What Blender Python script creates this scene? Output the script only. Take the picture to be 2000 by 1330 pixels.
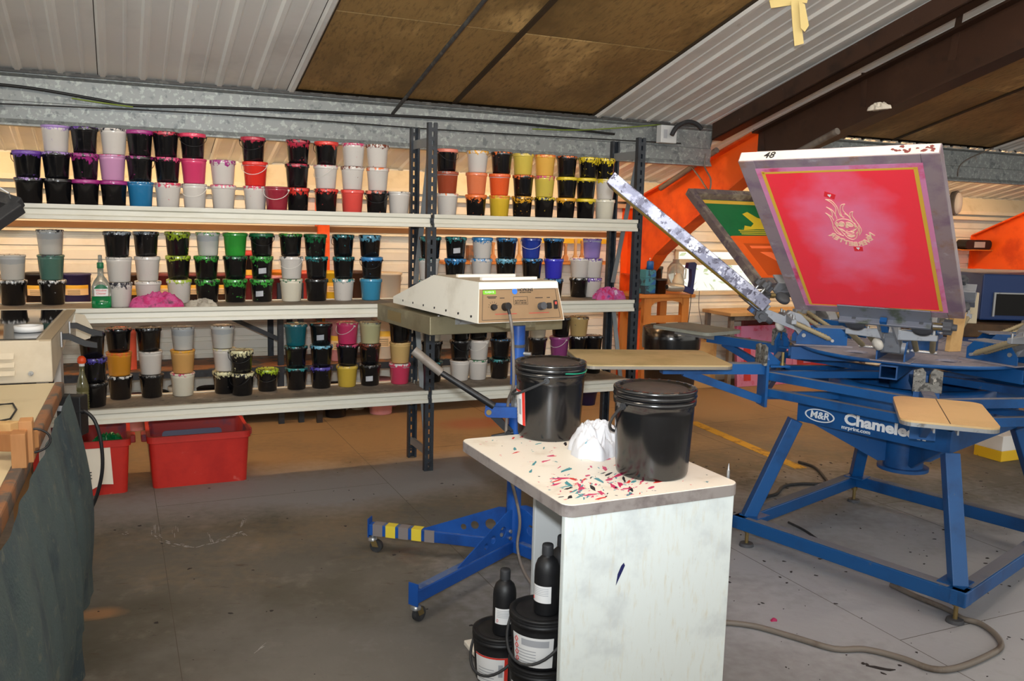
import bpy, bmesh, math, random
from mathutils import Vector, Matrix
from mathutils import noise as mnoise
from mathutils.geometry import tessellate_polygon
random.seed(7)
S = bpy.context.scene
for o in list(bpy.data.objects): bpy.data.objects.remove(o)
# ---------------------------------------------------------------- camera, world, lights
F, PITCH, ROLL, EYE = 1713.0, 0.1367, 0.0259, 1.474
cp, sp, cr, sr = math.cos(PITCH), math.sin(PITCH), math.cos(ROLL), math.sin(ROLL)
cam = bpy.data.cameras.new('camera'); co = bpy.data.objects.new('camera', cam); S.collection.objects.link(co)
up0 = Vector((0, sp, cp)); xr = Vector((1, 0, 0)); fw = Vector((0, cp, -sp))
Rv, Uv = xr*cr + up0*sr, up0*cr - xr*sr
m = Matrix((Rv, Uv, -fw)).transposed().to_4x4(); m.translation = (0, 0, EYE); co.matrix_world = m
cam.sensor_width = 36; cam.lens = 36*F/2000; cam.clip_start = .05
S.camera = co
S.view_settings.view_transform = 'Standard'; S.view_settings.look = 'None'; S.view_settings.gamma = 1
S.view_settings.use_curve_mapping = False; S.view_settings.exposure = 0.25
w = bpy.data.worlds.new('world'); S.world = w; w.use_nodes = True
w.node_tree.nodes['Background'].inputs[0].default_value = (1.0, .96, .88, 1)
w.node_tree.nodes['Background'].inputs[1].default_value = 1.0
def lamp(name, kind, loc, energy, col, rot=None, **kw):
    l = bpy.data.lights.new(name, kind); l.energy = energy; l.color = col
    for k, v in kw.items(): setattr(l, k, v)
    o = bpy.data.objects.new(name, l); S.collection.objects.link(o); o.location = loc
    if rot is not None: o.rotation_euler = rot
    return o
# the camera's own flash, just above the lens
lamp('camera_flash', 'SPOT', (0, -.02, EYE+.13), 330, (.90, .96, 1.0), (math.radians(95), 0, 0), spot_size=math.radians(88), spot_blend=1.0, shadow_soft_size=.035)
# ---------------------------------------------------------------- frames
A = .4269
Dv, Nv, Ov = Vector((math.cos(A), math.sin(A), 0)), Vector((-math.sin(A), math.cos(A), 0)), Vector((-.4693, 4.9987, 0))
TAN, EAVE, WY = .253, 1.84, 2.0
def sf(s, y, z=0): return Ov + Dv*s + Nv*y + Vector((0, 0, z))
def ray(x, y):
    u, v = (x-1000)/F, (y-665)/F
    u, v = cr*u + sr*v, -sr*u + cr*v
    return Vector((u, cp - v*sp, -sp - v*cp))
EYEV = Vector((0, 0, EYE))
def onz(x, y, z): d = ray(x, y); return EYEV + d*((z-EYE)/d.z)
def ony(x, y, Y): d = ray(x, y); return EYEV + d*(Y/d.y)
def onpl(x, y, P, n): d = ray(x, y); return EYEV + d*((P-EYEV).dot(n)/d.dot(n))
def tosf(P): q = P-Ov; return Vector((q.dot(Dv), q.dot(Nv), P.z))
def onf(x, y, yy): return tosf(onpl(x, y, sf(0, yy), Nv))       # point on the plane y=yy of the wall frame
def ons(x, y, s): return tosf(onpl(x, y, sf(s, 0), Dv))         # point on the plane s of the wall frame
def roofz(y): return EAVE + TAN*(WY-y)
# ---------------------------------------------------------------- materials
def lin(c):
    if isinstance(c, str): c = [int(c[i:i+2], 16) for i in (0, 2, 4)]
    r = []
    for v in c[:3]:
        v = v/255.0
        r.append(v/12.92 if v <= .04045 else ((v+.055)/1.055)**2.4)
    return (*r, 1.0)
MATS = {}
def mk(name, c, r=.5, m=0, n=(), bump=0, bs=60, spec=.5, emit=0, trans=0, alpha=1, sss=0):
    """n: layers (colour, scale, lo, hi, stretch) mixed over the base by noise thresholds."""
    if name in MATS: return MATS[name]
    M = bpy.data.materials.new(name); M.use_nodes = True; nt = M.node_tree; N = nt.nodes; L = nt.links
    b = N['Principled BSDF']; b.inputs['Roughness'].default_value = r; b.inputs['Metallic'].default_value = m
    b.inputs['Specular IOR Level'].default_value = spec
    b.inputs['Base Color'].default_value = lin(c); M.diffuse_color = lin(c)
    if trans: b.inputs['Transmission Weight'].default_value = trans
    if alpha < 1: b.inputs['Alpha'].default_value = alpha
    if emit:
        b.inputs['Emission Color'].default_value = lin(c); b.inputs['Emission Strength'].default_value = emit
    if n or bump:
        tc = N.new('ShaderNodeTexCoord'); src = tc.outputs['Object']; cur = None
        oi = N.new('ShaderNodeObjectInfo'); ad = N.new('ShaderNodeVectorMath'); ad.operation = 'ADD'
        sc = N.new('ShaderNodeVectorMath'); sc.operation = 'SCALE'; sc.inputs[3].default_value = 37.0
        cb = N.new('ShaderNodeCombineXYZ')
        for i in range(3): L.new(oi.outputs['Random'], cb.inputs[i])
        L.new(cb.outputs[0], sc.inputs[0]); L.new(src, ad.inputs[0]); L.new(sc.outputs[0], ad.inputs[1]); src = ad.outputs[0]
        for lay in n:
            col, scale, lo, hi = lay[:4]; st = lay[4] if len(lay) > 4 else (1, 1, 1)
            mp = N.new('ShaderNodeMapping'); mp.inputs['Scale'].default_value = st; L.new(src, mp.inputs[0])
            nz = N.new('ShaderNodeTexNoise'); nz.inputs['Scale'].default_value = scale; nz.inputs['Detail'].default_value = 5; nz.inputs['Roughness'].default_value = .62
            L.new(mp.outputs[0], nz.inputs['Vector'])
            mr = N.new('ShaderNodeMapRange'); mr.inputs[1].default_value = lo; mr.inputs[2].default_value = hi; mr.interpolation_type = 'SMOOTHSTEP'
            L.new(nz.outputs[0], mr.inputs[0])
            mx = N.new('ShaderNodeMix'); mx.data_type = 'RGBA'
            mx.inputs[7].default_value = lin(col)
            if cur is None: mx.inputs[6].default_value = lin(c)
            else: L.new(cur, mx.inputs[6])
            L.new(mr.outputs[0], mx.inputs[0]); cur = mx.outputs[2]
        if cur is not None: L.new(cur, b.inputs['Base Color'])
        if bump:
            nz = N.new('ShaderNodeTexNoise'); nz.inputs['Scale'].default_value = bs; nz.inputs['Detail'].default_value = 4; L.new(src, nz.inputs['Vector'])
            bp = N.new('ShaderNodeBump'); bp.inputs['Strength'].default_value = bump; bp.inputs['Distance'].default_value = .01
            L.new(nz.outputs[0], bp.inputs['Height']); L.new(bp.outputs[0], b.inputs['Normal'])
    MATS[name] = M; return M
def mk_tub():
    """tub plastic: per-object tint, paint smeared from the rim down, spatter, ink level seen through the wall"""
    M = bpy.data.materials.new('tub_plastic'); M.use_nodes = True; nt = M.node_tree; N = nt.nodes; L = nt.links
    b = N['Principled BSDF']; b.inputs['Roughness'].default_value = .33
    def at(nm):
        a = N.new('ShaderNodeAttribute'); a.attribute_type = 'OBJECT'; a.attribute_name = nm; return a
    tint, paint, smear, fill = at('tint'), at('paint'), at('smear'), at('fill')
    def math_(op, x, y=None, clamp=False):
        k = N.new('ShaderNodeMath'); k.operation = op; k.use_clamp = clamp
        for i, q in enumerate((x, y)):
            if q is None: continue
            if isinstance(q, (int, float)): k.inputs[i].default_value = q
            else: L.new(q, k.inputs[i])
        return k.outputs[0]
    tc = N.new('ShaderNodeTexCoord'); oi = N.new('ShaderNodeObjectInfo')
    cb = N.new('ShaderNodeCombineXYZ'); rr = math_('MULTIPLY', oi.outputs['Random'], 50.0)
    for i in range(3): L.new(rr, cb.inputs[i])
    ad = N.new('ShaderNodeVectorMath'); ad.operation = 'ADD'; L.new(tc.outputs['Object'], ad.inputs[0]); L.new(cb.outputs[0], ad.inputs[1])
    def noise(scale, st=(1, 1, 1), det=4):
        mp = N.new('ShaderNodeMapping'); mp.inputs['Scale'].default_value = st; L.new(ad.outputs[0], mp.inputs[0])
        z = N.new('ShaderNodeTexNoise'); z.inputs['Scale'].default_value = scale; z.inputs['Detail'].default_value = det; z.inputs['Roughness'].default_value = .6
        L.new(mp.outputs[0], z.inputs['Vector']); return z.outputs[0]
    sx = N.new('ShaderNodeSeparateXYZ'); L.new(tc.outputs['Object'], sx.inputs[0]); z = sx.outputs[2]
    n1, n2, n3 = noise(42, (1, 1, .45)), noise(48), noise(14)
    # smear front: z + noise*.075 > .127+.035 - smear*.05
    a = math_('ADD', z, math_('MULTIPLY', n1, .085))
    thr = math_('SUBTRACT', .172, math_('MULTIPLY', smear.outputs['Fac'], .030))
    m1 = math_('MULTIPLY', math_('SUBTRACT', a, thr), 260, True)
    m1 = math_('MULTIPLY', m1, math_('MULTIPLY', math_('GREATER_THAN', smear.outputs['Fac'], .02), math_('MULTIPLY', math_('SUBTRACT', noise(75, (1, 1, .6)), .43), 14, True), True), True)
    m2 = math_('MULTIPLY', math_('SUBTRACT', n2, math_('SUBTRACT', .74, math_('MULTIPLY', smear.outputs['Fac'], .055))), 40, True)
    mask = math_('MAXIMUM', m1, m2, True)
    air = N.new('ShaderNodeMix'); air.data_type = 'RGBA'; L.new(tint.outputs['Color'], air.inputs[6])
    air.inputs[7].default_value = (.44, .47, .50, 1)
    wav = math_('ADD', z, math_('MULTIPLY', math_('SUBTRACT', n3, .5), .02))
    L.new(math_('MULTIPLY', math_('MULTIPLY', math_('SUBTRACT', wav, math_('MULTIPLY', fill.outputs['Fac'], .127)), 400, True), .75), air.inputs[0])
    dust = N.new('ShaderNodeMix'); dust.data_type = 'RGBA'; L.new(air.outputs[2], dust.inputs[6]); dust.inputs[7].default_value = (.30, .29, .28, 1)
    L.new(math_('MULTIPLY', math_('MULTIPLY', math_('SUBTRACT', n2, .60), 3.0, True), .14), dust.inputs[0])
    mx = N.new('ShaderNodeMix'); mx.data_type = 'RGBA'; L.new(dust.outputs[2], mx.inputs[6]); L.new(paint.outputs['Color'], mx.inputs[7]); L.new(mask, mx.inputs[0])
    L.new(mx.outputs[2], b.inputs['Base Color'])
    b.inputs['Specular IOR Level'].default_value = .85; L.new(math_('ADD', .15, math_('MULTIPLY', n2, .12)), b.inputs['Roughness'])
    bp = N.new('ShaderNodeBump'); bp.inputs['Strength'].default_value = .25; bp.inputs['Distance'].default_value = .004; L.new(mask, bp.inputs['Height']); L.new(bp.outputs[0], b.inputs['Normal'])
    MATS['tub'] = M; return M
# ---------------------------------------------------------------- mesh helpers
COL = S.collection
class MB:
    def __init__(s): s.v = []; s.f = []; s.sm = []
    def add(s, vs, fs, smooth=False):
        k = len(s.v); s.v += [tuple(q) for q in vs]; s.f += [tuple(i+k for i in f) for f in fs]; s.sm += [smooth]*len(fs); return s
    def obox(s, o, ux, uy, uz):            # corner + three edge vectors
        o, ux, uy, uz = map(Vector, (o, ux, uy, uz))
        v = [o+ux*a+uy*b+uz*c for c in (0, 1) for b in (0, 1) for a in (0, 1)]
        f = [(0, 2, 3, 1), (4, 5, 7, 6), (0, 1, 5, 4), (2, 6, 7, 3), (0, 4, 6, 2), (1, 3, 7, 5)]
        if ux.cross(uy).dot(uz) < 0: f = [q[::-1] for q in f]
        return s.add(v, f)
    def box(s, x0, x1, y0, y1, z0, z1): return s.obox((x0, y0, z0), (x1-x0, 0, 0), (0, y1-y0, 0), (0, 0, z1-z0))
    def bar(s, p, q, w, h, up=(0, 0, 1)):
        p, q = Vector(p), Vector(q); d = (q-p); up = Vector(up); x = d.cross(up)
        if x.length < 1e-6: x = d.cross(Vector((1, 0, 0)))
        x.normalize(); u = x.cross(d).normalized()
        return s.obox(p-x*w/2-u*h/2, x*w, d, u*h)
    def cyl(s, p, q, r, r2=None, n=16, caps=True):
        p, q = Vector(p), Vector(q); r2 = r if r2 is None else r2; d = (q-p).normalized()
        a = d.orthogonal().normalized(); b = d.cross(a); v = []
        for c, rr in ((p, r), (q, r2)): v += [c+(a*math.cos(t*math.tau/n)+b*math.sin(t*math.tau/n))*rr for t in range(n)]
        s.add(v, [(i, (i+1) % n, n+(i+1) % n, n+i) for i in range(n)], True)
        if caps: s.add(v, [tuple(range(n))[::-1], tuple(range(n, 2*n))])
        return s
    def lathe(s, prof, n=24, o=(0, 0, 0), ax=(0, 0, 1), sharp=False, caps=True):
        o, d = Vector(o), Vector(ax).normalized(); a = d.orthogonal().normalized() if abs(d.z) < .999 else Vector((1, 0, 0)); b = d.cross(a); v = []
        for r, z in prof: v += [o+d*z+(a*math.cos(t*math.tau/n)+b*math.sin(t*math.tau/n))*r for t in range(n)]
        f = [(j*n+i, j*n+(i+1) % n, (j+1)*n+(i+1) % n, (j+1)*n+i) for j in range(len(prof)-1) for i in range(n)]
        s.add(v, f, not sharp)
        if caps and prof[0][0] > 1e-5: s.add(v, [tuple(range(n))[::-1]])
        if caps and prof[-1][0] > 1e-5: k = (len(prof)-1)*n; s.add(v, [tuple(range(k, k+n))])
        return s
    def tube(s, path, r, n=8, closed=False):
        P = [Vector(q) for q in path]; k = len(P); v = []; a = None
        for i, c in enumerate(P):
            d = (P[(i+1) % k]-P[i-1]) if closed else (P[min(i+1, k-1)]-P[max(i-1, 0)])
            d.normalize()
            a = d.orthogonal().normalized() if a is None else (a-d*a.dot(d)).normalized()
            b = d.cross(a); v += [c+(a*math.cos(t*math.tau/n)+b*math.sin(t*math.tau/n))*r for t in range(n)]
        kk = k if closed else k-1
        s.add(v, [(j*n+i, j*n+(i+1) % n, ((j+1) % k)*n+(i+1) % n, ((j+1) % k)*n+i) for j in range(kk) for i in range(n)], True)
        if not closed: s.add(v, [tuple(range(n))[::-1], tuple(range((k-1)*n, k*n))])
        return s
    def prism(s, poly, o, ux, uy, d, holes=()):   # polygon (with holes) in plane o+ux*a+uy*b, extruded by d
        o, ux, uy, d = map(Vector, (o, ux, uy, d)); loops = [list(poly)]+[list(h) for h in holes]
        flat = [q for l in loops for q in l]
        tri = tessellate_polygon([[Vector((a, b, 0)) for a, b in l] for l in loops]) if (holes or len(poly) > 4) else [tuple(range(len(poly)))]
        base = [o+ux*a+uy*b for a, b in flat]; k = len(flat)
        def ar(t): return sum(flat[t[i]][0]*flat[t[(i+1) % len(t)]][1]-flat[t[(i+1) % len(t)]][0]*flat[t[i]][1] for i in range(len(t)))
        tri = [tuple(t) if ar(t) > 0 else tuple(t)[::-1] for t in tri]
        flip = ux.cross(uy).dot(d) > 0
        fs = [t[::-1] if flip else t for t in tri]+[tuple(i+k for i in (t if flip else t[::-1])) for t in tri]; st = 0
        for li, l in enumerate(loops):
            n = len(l); area = sum(l[i][0]*l[(i+1) % n][1]-l[(i+1) % n][0]*l[i][1] for i in range(n))
            for i in range(n):
                q = (st+i, st+(i+1) % n, st+(i+1) % n+k, st+i+k)
                if ((area > 0) == (li == 0)) != flip: q = q[::-1]
                fs.append(q)
            st += n
        return s.add(base+[q+d for q in base], fs)
    def grid(s, fn, nu, nv, smooth=True):
        v = [fn(i/nu, j/nv) for j in range(nv+1) for i in range(nu+1)]
        return s.add(v, [(j*(nu+1)+i, j*(nu+1)+i+1, (j+1)*(nu+1)+i+1, (j+1)*(nu+1)+i) for j in range(nv) for i in range(nu)], smooth)
    def mesh(s, name, mat):
        me = bpy.data.meshes.new(name); me.from_pydata(s.v, [], s.f); me.polygons.foreach_set('use_smooth', s.sm)
        me.materials.append(MATS[mat] if isinstance(mat, str) else mat); me.update(); return me
    def build(s, name, mat, parent=None, loc=(0, 0, 0), rz=0, bevel=0, M=None):
        return link(name, s.mesh(name, mat), parent, loc, rz, bevel, M)
def link(name, me, parent=None, loc=(0, 0, 0), rz=0, bevel=0, M=None):
    o = bpy.data.objects.new(name, me); COL.objects.link(o); o.parent = parent
    if M is not None: o.matrix_local = M
    else: o.location = loc; o.rotation_euler = (0, 0, rz)
    if bevel:
        b = o.modifiers.new('bevel', 'BEVEL'); b.width = bevel; b.segments = 2; b.limit_method = 'ANGLE'; b.angle_limit = .7
    return o
def T(name, label, cat, loc=(0, 0, 0), rz=0, group=None, M=None):
    o = bpy.data.objects.new(name, None); COL.objects.link(o); o.empty_display_size = .05
    if M is not None: o.matrix_world = M
    else: o.location = loc; o.rotation_euler = (0, 0, rz)
    return tag(o, label, cat, group)
def tag(o, label, cat, group=None):
    o['label'] = label; o['category'] = cat
    if group: o['group'] = group
    return o
def struct(o): o['kind'] = 'structure'; return o
def stuff(o): o['kind'] = 'stuff'; return o
def rr(w, h, r, n=5, cx=0, cy=0):      # rounded rectangle outline
    p = []
    for sx, sy, a0 in ((1, 1, 0), (-1, 1, 90), (-1, -1, 180), (1, -1, 270)):
        for i in range(n+1):
            a = math.radians(a0+90*i/n); p.append((cx+sx*(w/2-r)+r*math.cos(a), cy+sy*(h/2-r)+r*math.sin(a)))
    return p
def circ(cx, cy, r, n=14): return [(cx+r*math.cos(i*math.tau/n), cy+r*math.sin(i*math.tau/n)) for i in range(n)]
TEXTS = {}
def text(body, size=1.0, off=0.0, shear=0.0, sx=1.0):
    k = (body, size, off, shear, sx)
    if k not in TEXTS:
        c = bpy.data.curves.new('lettering', 'FONT'); c.body = body; c.size = size; c.offset = off; c.shear = shear
        c.align_x = 'CENTER'; c.align_y = 'CENTER'; c.extrude = .0008; c.resolution_u = 3
        o = bpy.data.objects.new('lettering', c); COL.objects.link(o)
        me = bpy.data.meshes.new_from_object(o.evaluated_get(bpy.context.evaluated_depsgraph_get()))
        if sx != 1.0: me.transform(Matrix.Diagonal((sx, 1, 1, 1)))
        bpy.data.objects.remove(o); TEXTS[k] = me
    return TEXTS[k]
def put_text(body, size, mat, parent, o, ux, uy, name='lettering', off=0.0, shear=0.0, sx=1.0):
    me = text(body, size, off, shear, sx).copy(); me.materials.clear(); me.materials.append(MATS[mat])
    ux, uy = Vector(ux).normalized(), Vector(uy).normalized(); n = ux.cross(uy).normalized()
    M = Matrix((ux, uy, n)).transposed().to_4x4(); M.translation = Vector(o); return link(name, me, parent, M=M)
# ---------------------------------------------------------------- material library
mk_tub()
mk('concrete', (98, 94, 86), .75, n=[((80, 76, 66), 1.3, .4, .65), ((118, 112, 104), 5, .55, .75), ((76, 66, 54), 9, .6, .75, (1, 3, 1)), ((60, 56, 52), 38, .66, .74), ((104, 74, 56), 1.1, .62, .74)], bump=.15, bs=30)
mk('siding', (240, 236, 222), .55, n=[((214, 204, 180), 2.0, .5, .8), ((120, 100, 70), 30, .74, .8)], bump=.02)
mk('cream_trim', (238, 228, 200), .5, n=[((210, 196, 160), 4, .5, .8)])
mk('roof_white', (226, 226, 222), .45, n=[((196, 196, 192), 1.2, .45, .75), ((170, 165, 155), 8, .68, .8)])
mk('rooflight', (156, 124, 74), .6, n=[((112, 88, 50), 2.2, .42, .7, (1, .5, 1)), ((214, 176, 114), 1.6, .54, .72, (1, .45, 1)), ((112, 88, 52), 55, .45, .75, (1, .12, 1))], bump=.1, bs=120)
mk('rooflight_batten', (56, 42, 24), .7)
mk('galv', (140, 145, 145), .5, .25, n=[((166, 172, 170), 34, .53, .6), ((112, 118, 120), 22, .55, .66), ((120, 96, 66), 3, .68, .8)], bump=.05)
mk('galv_dark', (66, 66, 66), .6, .2, n=[((96, 96, 92), 20, .5, .7)])
mk('orange_paint', (250, 98, 22), .45, n=[((214, 70, 14), 3, .45, .7), ((150, 74, 34), 18, .68, .8)])
mk('brown_paint', (58, 36, 24), .5, n=[((74, 50, 36), 4, .5, .75), ((40, 24, 16), 8, .5, .75)])
mk('brown_scuffed', (62, 40, 28), .5, n=[((96, 84, 78), 22, .66, .72), ((44, 28, 20), 5, .5, .7)])
mk('conduit_grey', (120, 112, 104), .5, n=[((92, 80, 70), 8, .5, .7)])
mk('black_cable', (22, 22, 24), .5)
mk('earth_wire', (120, 140, 50), .5)
mk('rack_post', (44, 50, 58), .45, .2, n=[((70, 76, 84), 30, .6, .75), ((24, 26, 30), 12, .5, .7)])
mk('rack_grey', (128, 134, 138), .45, .2)
mk('rack_beam', (214, 212, 200), .4, n=[((198, 194, 178), 5, .5, .75, (.3, 1, 1)), ((140, 130, 120), 40, .73, .78)])
mk('rack_board', (122, 112, 100), .85, n=[((152, 142, 128), 9, .5, .7), ((84, 76, 66), 24, .58, .72)], bump=.1)
mk('tub_handle_white', (225, 220, 212), .4); mk('tub_handle_black', (20, 20, 22), .4)
mk('black_plastic', (17, 17, 19), .2, n=[((30, 29, 32), 30, .55, .75)], spec=.9)
mk('black_matte', (20, 20, 23), .5, n=[((34, 34, 36), 20, .5, .75)])
mk('black_rubber', (44, 45, 48), .6, n=[((74, 72, 70), 18, .55, .75)])
mk('lid_dust', (62, 54, 50), .55, n=[((40, 36, 36), 14, .45, .7)])
mk('label_white', (232, 232, 232), .5); mk('label_red', (214, 52, 40), .5); mk('label_grey', (170, 172, 178), .5)
mk('label_green', (120, 196, 40), .5); mk('label_yellow', (250, 196, 60), .5); mk('label_peach', (250, 214, 160), .5)
mk('ink_dark', (30, 26, 30), .6); mk('ink_teal', (28, 150, 120), .4)
mk('table_white', (244, 236, 222), .4, n=[((216, 200, 176), 6, .52, .8), ((212, 40, 92), 26, .685, .70), ((60, 140, 150), 19, .69, .71), ((50, 34, 70), 33, .705, .715), ((216, 56, 60), 15, .70, .715)])
mk('table_edge', (142, 134, 130), .5, n=[((110, 100, 98), 14, .45, .7), ((176, 60, 100), 10, .72, .74)])
mk('cab_white', (220, 227, 225), .4, n=[((212, 210, 196), 24, .5, .8, (3, 3, .6)), ((172, 164, 150), 60, .66, .8, (2, 2, .4)), ((200, 206, 206), 5, .5, .7), ((70, 70, 86), 22, .75, .76)])
mk('cab_grey', (206, 208, 208), .5)
mk('rag_white', (204, 205, 210), .85, n=[((70, 150, 170), 18, .69, .72), ((30, 60, 110), 12, .72, .735)], bump=.3, bs=50)
mk('rag_pink', (196, 80, 136), .85, n=[((188, 40, 106), 16, .5, .62), ((96, 70, 84), 11, .58, .68)], bump=.5, bs=60)
mk('rag_grey', (176, 168, 154), .85, n=[((140, 132, 120), 12, .5, .7)], bump=.4)
mk('rag_tiedye', (190, 90, 150), .85, n=[((204, 50, 110), 26, .5, .58), ((216, 190, 214), 20, .58, .64), ((120, 70, 140), 15, .6, .66)], bump=.5)
mk('blue_paint', (22, 78, 158), .4, n=[((16, 58, 124), 5, .45, .7), ((120, 134, 168), 30, .72, .76)])
mk('blue_dusty', (84, 104, 146), .75, n=[((40, 72, 132), 9, .5, .66), ((128, 124, 126), 26, .55, .72)])
mk('press_blue', (14, 80, 142), .4, n=[((10, 58, 108), 4, .45, .7), ((70, 90, 124), 26, .66, .74)])
mk('press_dusty', (118, 118, 128), .8, n=[((58, 84, 120), 6, .55, .72), ((124, 118, 120), 22, .55, .75)])
mk('disk_dusty', (138, 132, 142), .8, n=[((112, 108, 122), 6, .5, .7), ((160, 150, 156), 30, .55, .7)])
mk('steel', (168, 170, 172), .35, .7, n=[((120, 116, 110), 24, .55, .7)])
mk('steel_bright', (214, 216, 220), .25, .8)
mk('cast_grey', (150, 154, 162), .5, .3, n=[((118, 118, 120), 20, .55, .7)])
mk('brass', (150, 130, 86), .4, .7)
mk('spring', (158, 146, 118), .6, .3)
mk('hammered', (120, 118, 112), .55, .3, n=[((70, 68, 64), 50, .5, .56), ((160, 156, 146), 40, .6, .66)], bump=.3, bs=90)
mk('clamp_plate', (122, 126, 138), .45, .35, n=[((88, 96, 84), 12, .5, .65), ((150, 100, 130), 14, .66, .74)])
mk('knob_grey', (70, 72, 78), .6)
mk('rubber_white', (206, 200, 190), .6)
mk('platen_tan', (206, 174, 124), .5, n=[((190, 160, 112), 3, .45, .7), ((150, 116, 96), 10, .66, .78)])
mk('platen_olive', (186, 164, 120), .5, n=[((166, 146, 100), 4, .45, .65), ((206, 178, 130), 3, .55, .75), ((150, 120, 100), 14, .68, .76)])
mk('platen_grey', (150, 150, 138), .6, n=[((128, 130, 122), 6, .45, .7)])
mk('platen_rim', (150, 144, 134), .4, .5)
mk('line_dark', (70, 54, 40), .6)
mk('screen_alu', (152, 136, 142), .45, .3, n=[((130, 108, 128), 9, .45, .7), ((146, 116, 104), 12, .55, .75), ((176, 168, 176), 16, .6, .74)])
mk('screen_end', (228, 218, 204), .55, n=[((206, 190, 186), 9, .5, .7), ((120, 40, 90), 20, .72, .74)])
mk('screen_silver', (150, 150, 166), .45, .4, n=[((112, 112, 130), 10, .46, .56), ((84, 82, 98), 21, .52, .56), ((196, 196, 210), 15, .57, .62), ((62, 58, 72), 44, .58, .62)])
mk('screen_worn', (112, 98, 96), .5, .3, n=[((150, 140, 128), 12, .5, .66), ((88, 74, 88), 20, .5, .66)])
mk('mesh_red', (244, 54, 70), .35, n=[((236, 60, 66), 9, .55, .75)])
def haze(M, cen, rad, col):
    nt = M.node_tree; N = nt.nodes; L = nt.links; b = N['Principled BSDF']; tc = N.new('ShaderNodeTexCoord')
    mp = N.new('ShaderNodeMapping'); mp.inputs['Location'].default_value = [-c/r for c, r in zip(cen, rad)]; mp.inputs['Scale'].default_value = [1/r for r in rad]; L.new(tc.outputs['Object'], mp.inputs[0])
    ln = N.new('ShaderNodeVectorMath'); ln.operation = 'LENGTH'; L.new(mp.outputs[0], ln.inputs[0])
    nz = N.new('ShaderNodeTexNoise'); nz.inputs['Scale'].default_value = 7; nz.inputs['Detail'].default_value = 4; L.new(tc.outputs['Object'], nz.inputs['Vector'])
    ad = N.new('ShaderNodeMath'); ad.operation = 'MULTIPLY_ADD'; L.new(nz.outputs[0], ad.inputs[0]); ad.inputs[1].default_value = 1.5; L.new(ln.outputs['Value'], ad.inputs[2])
    mr = N.new('ShaderNodeMapRange'); mr.inputs[1].default_value = 2.0; mr.inputs[2].default_value = 1.15; L.new(ad.outputs[0], mr.inputs[0])
    mx = N.new('ShaderNodeMix'); mx.data_type = 'RGBA'; mx.inputs[7].default_value = lin(col); L.new(b.inputs['Base Color'].links[0].from_socket, mx.inputs[6]); L.new(mr.outputs[0], mx.inputs[0]); L.new(mx.outputs[2], b.inputs['Base Color'])
haze(MATS['mesh_red'], (-.01, .50, 0), (.16, .28, 1), (236, 116, 150))
mk('mesh_pink', (222, 100, 130), .4, n=[((228, 60, 76), 4.2, .5, .68), ((206, 110, 150), 9, .55, .75)])
mk('mesh_lilac', (206, 128, 168), .4, n=[((196, 60, 100), 7, .5, .68), ((196, 160, 196), 9, .6, .75)])
mk('mesh_yellow', (212, 170, 60), .4); mk('art_cream', (240, 200, 170), .5); mk('mesh_red_plain', (226, 44, 56), .4)
mk('mesh_green', (22, 104, 58), .4, n=[((16, 88, 48), 5, .45, .7)]); mk('tape_orange', (226, 92, 26), .4, n=[((240, 108, 50), 4, .5, .7)])
mk('tape_orange_dark', (186, 74, 22), .4); mk('tape_orange_light', (252, 118, 66), .4); mk('art_yellow', (206, 178, 40), .5)
mk('print_white', (232, 236, 240), .5)
mk('hazard_yellow', (222, 200, 60), .5); mk('tape_grey', (128, 120, 120), .6)
mk('heater_metal', (138, 130, 104), .4, .5, n=[((116, 106, 82), 6, .45, .7), ((160, 152, 124), 12, .55, .75)])
mk('console_cream', (226, 222, 210), .45, n=[((206, 200, 186), 5, .5, .75)])
mk('console_top', (176, 164, 144), .6); mk('console_panel', (150, 122, 90), .45, n=[((136, 108, 78), 3, .45, .7)])
mk('tape_white', (240, 236, 228), .5); mk('logo_blue', (50, 120, 220), .5); mk('print_red', (190, 70, 60), .5)
mk('crate_red', (196, 44, 34), .4, n=[((176, 34, 28), 4, .45, .7), ((206, 100, 92), 14, .64, .75)])
mk('crate_red_in', (170, 50, 46), .55, n=[((110, 60, 80), 7, .5, .68)])
mk('wood', (190, 136, 84), .6, n=[((150, 98, 54), 6, .45, .7, (1, 1, .2)), ((112, 74, 44), 12, .64, .76)])
mk('wood_orange', (204, 128, 52), .5, n=[((184, 106, 36), 5, .45, .7, (1, 1, .2))])
mk('wood_edge', (142, 96, 62), .6, n=[((86, 78, 72), 9, .46, .58), ((170, 118, 74), 14, .6, .7)])
mk('bench_top', (214, 196, 158), .5, n=[((190, 168, 126), 3, .5, .75)])
mk('ply', (206, 168, 112), .6, n=[((180, 138, 84), 5, .5, .7)])
mk('cloth_green', (74, 90, 92), .9, n=[((56, 72, 80), 4, .45, .65), ((98, 104, 98), 24, .55, .72)], bump=.35, bs=140)
mk('cloth_inner', (36, 66, 104), .9)
mk('expo_beige', (204, 192, 170), .45, n=[((190, 176, 152), 4, .5, .75)]); mk('expo_side', (168, 150, 122), .5)
mk('expo_glass', (34, 36, 40), .04, spec=.9)
mk('stand_grey', (196, 190, 184), .5)
mk('clear_plastic', (214, 216, 206), .12, trans=.75); mk('green_liquid', (16, 132, 70), .1, n=[((10, 104, 56), 3, .45, .6)])
mk('green_cap', (20, 104, 66), .4); mk('cap_orange', (244, 84, 32), .4); mk('bottle_olive', (120, 116, 78), .1, trans=.4)
mk('navy', (30, 34, 86), .4); mk('steel_bin', (48, 36, 28), .55, n=[((66, 50, 38), 8, .5, .7)])
mk('box_teal', (60, 130, 150), .5, n=[((36, 60, 80), 12, .5, .55)]); mk('can_blue', (40, 96, 166), .4)
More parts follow.
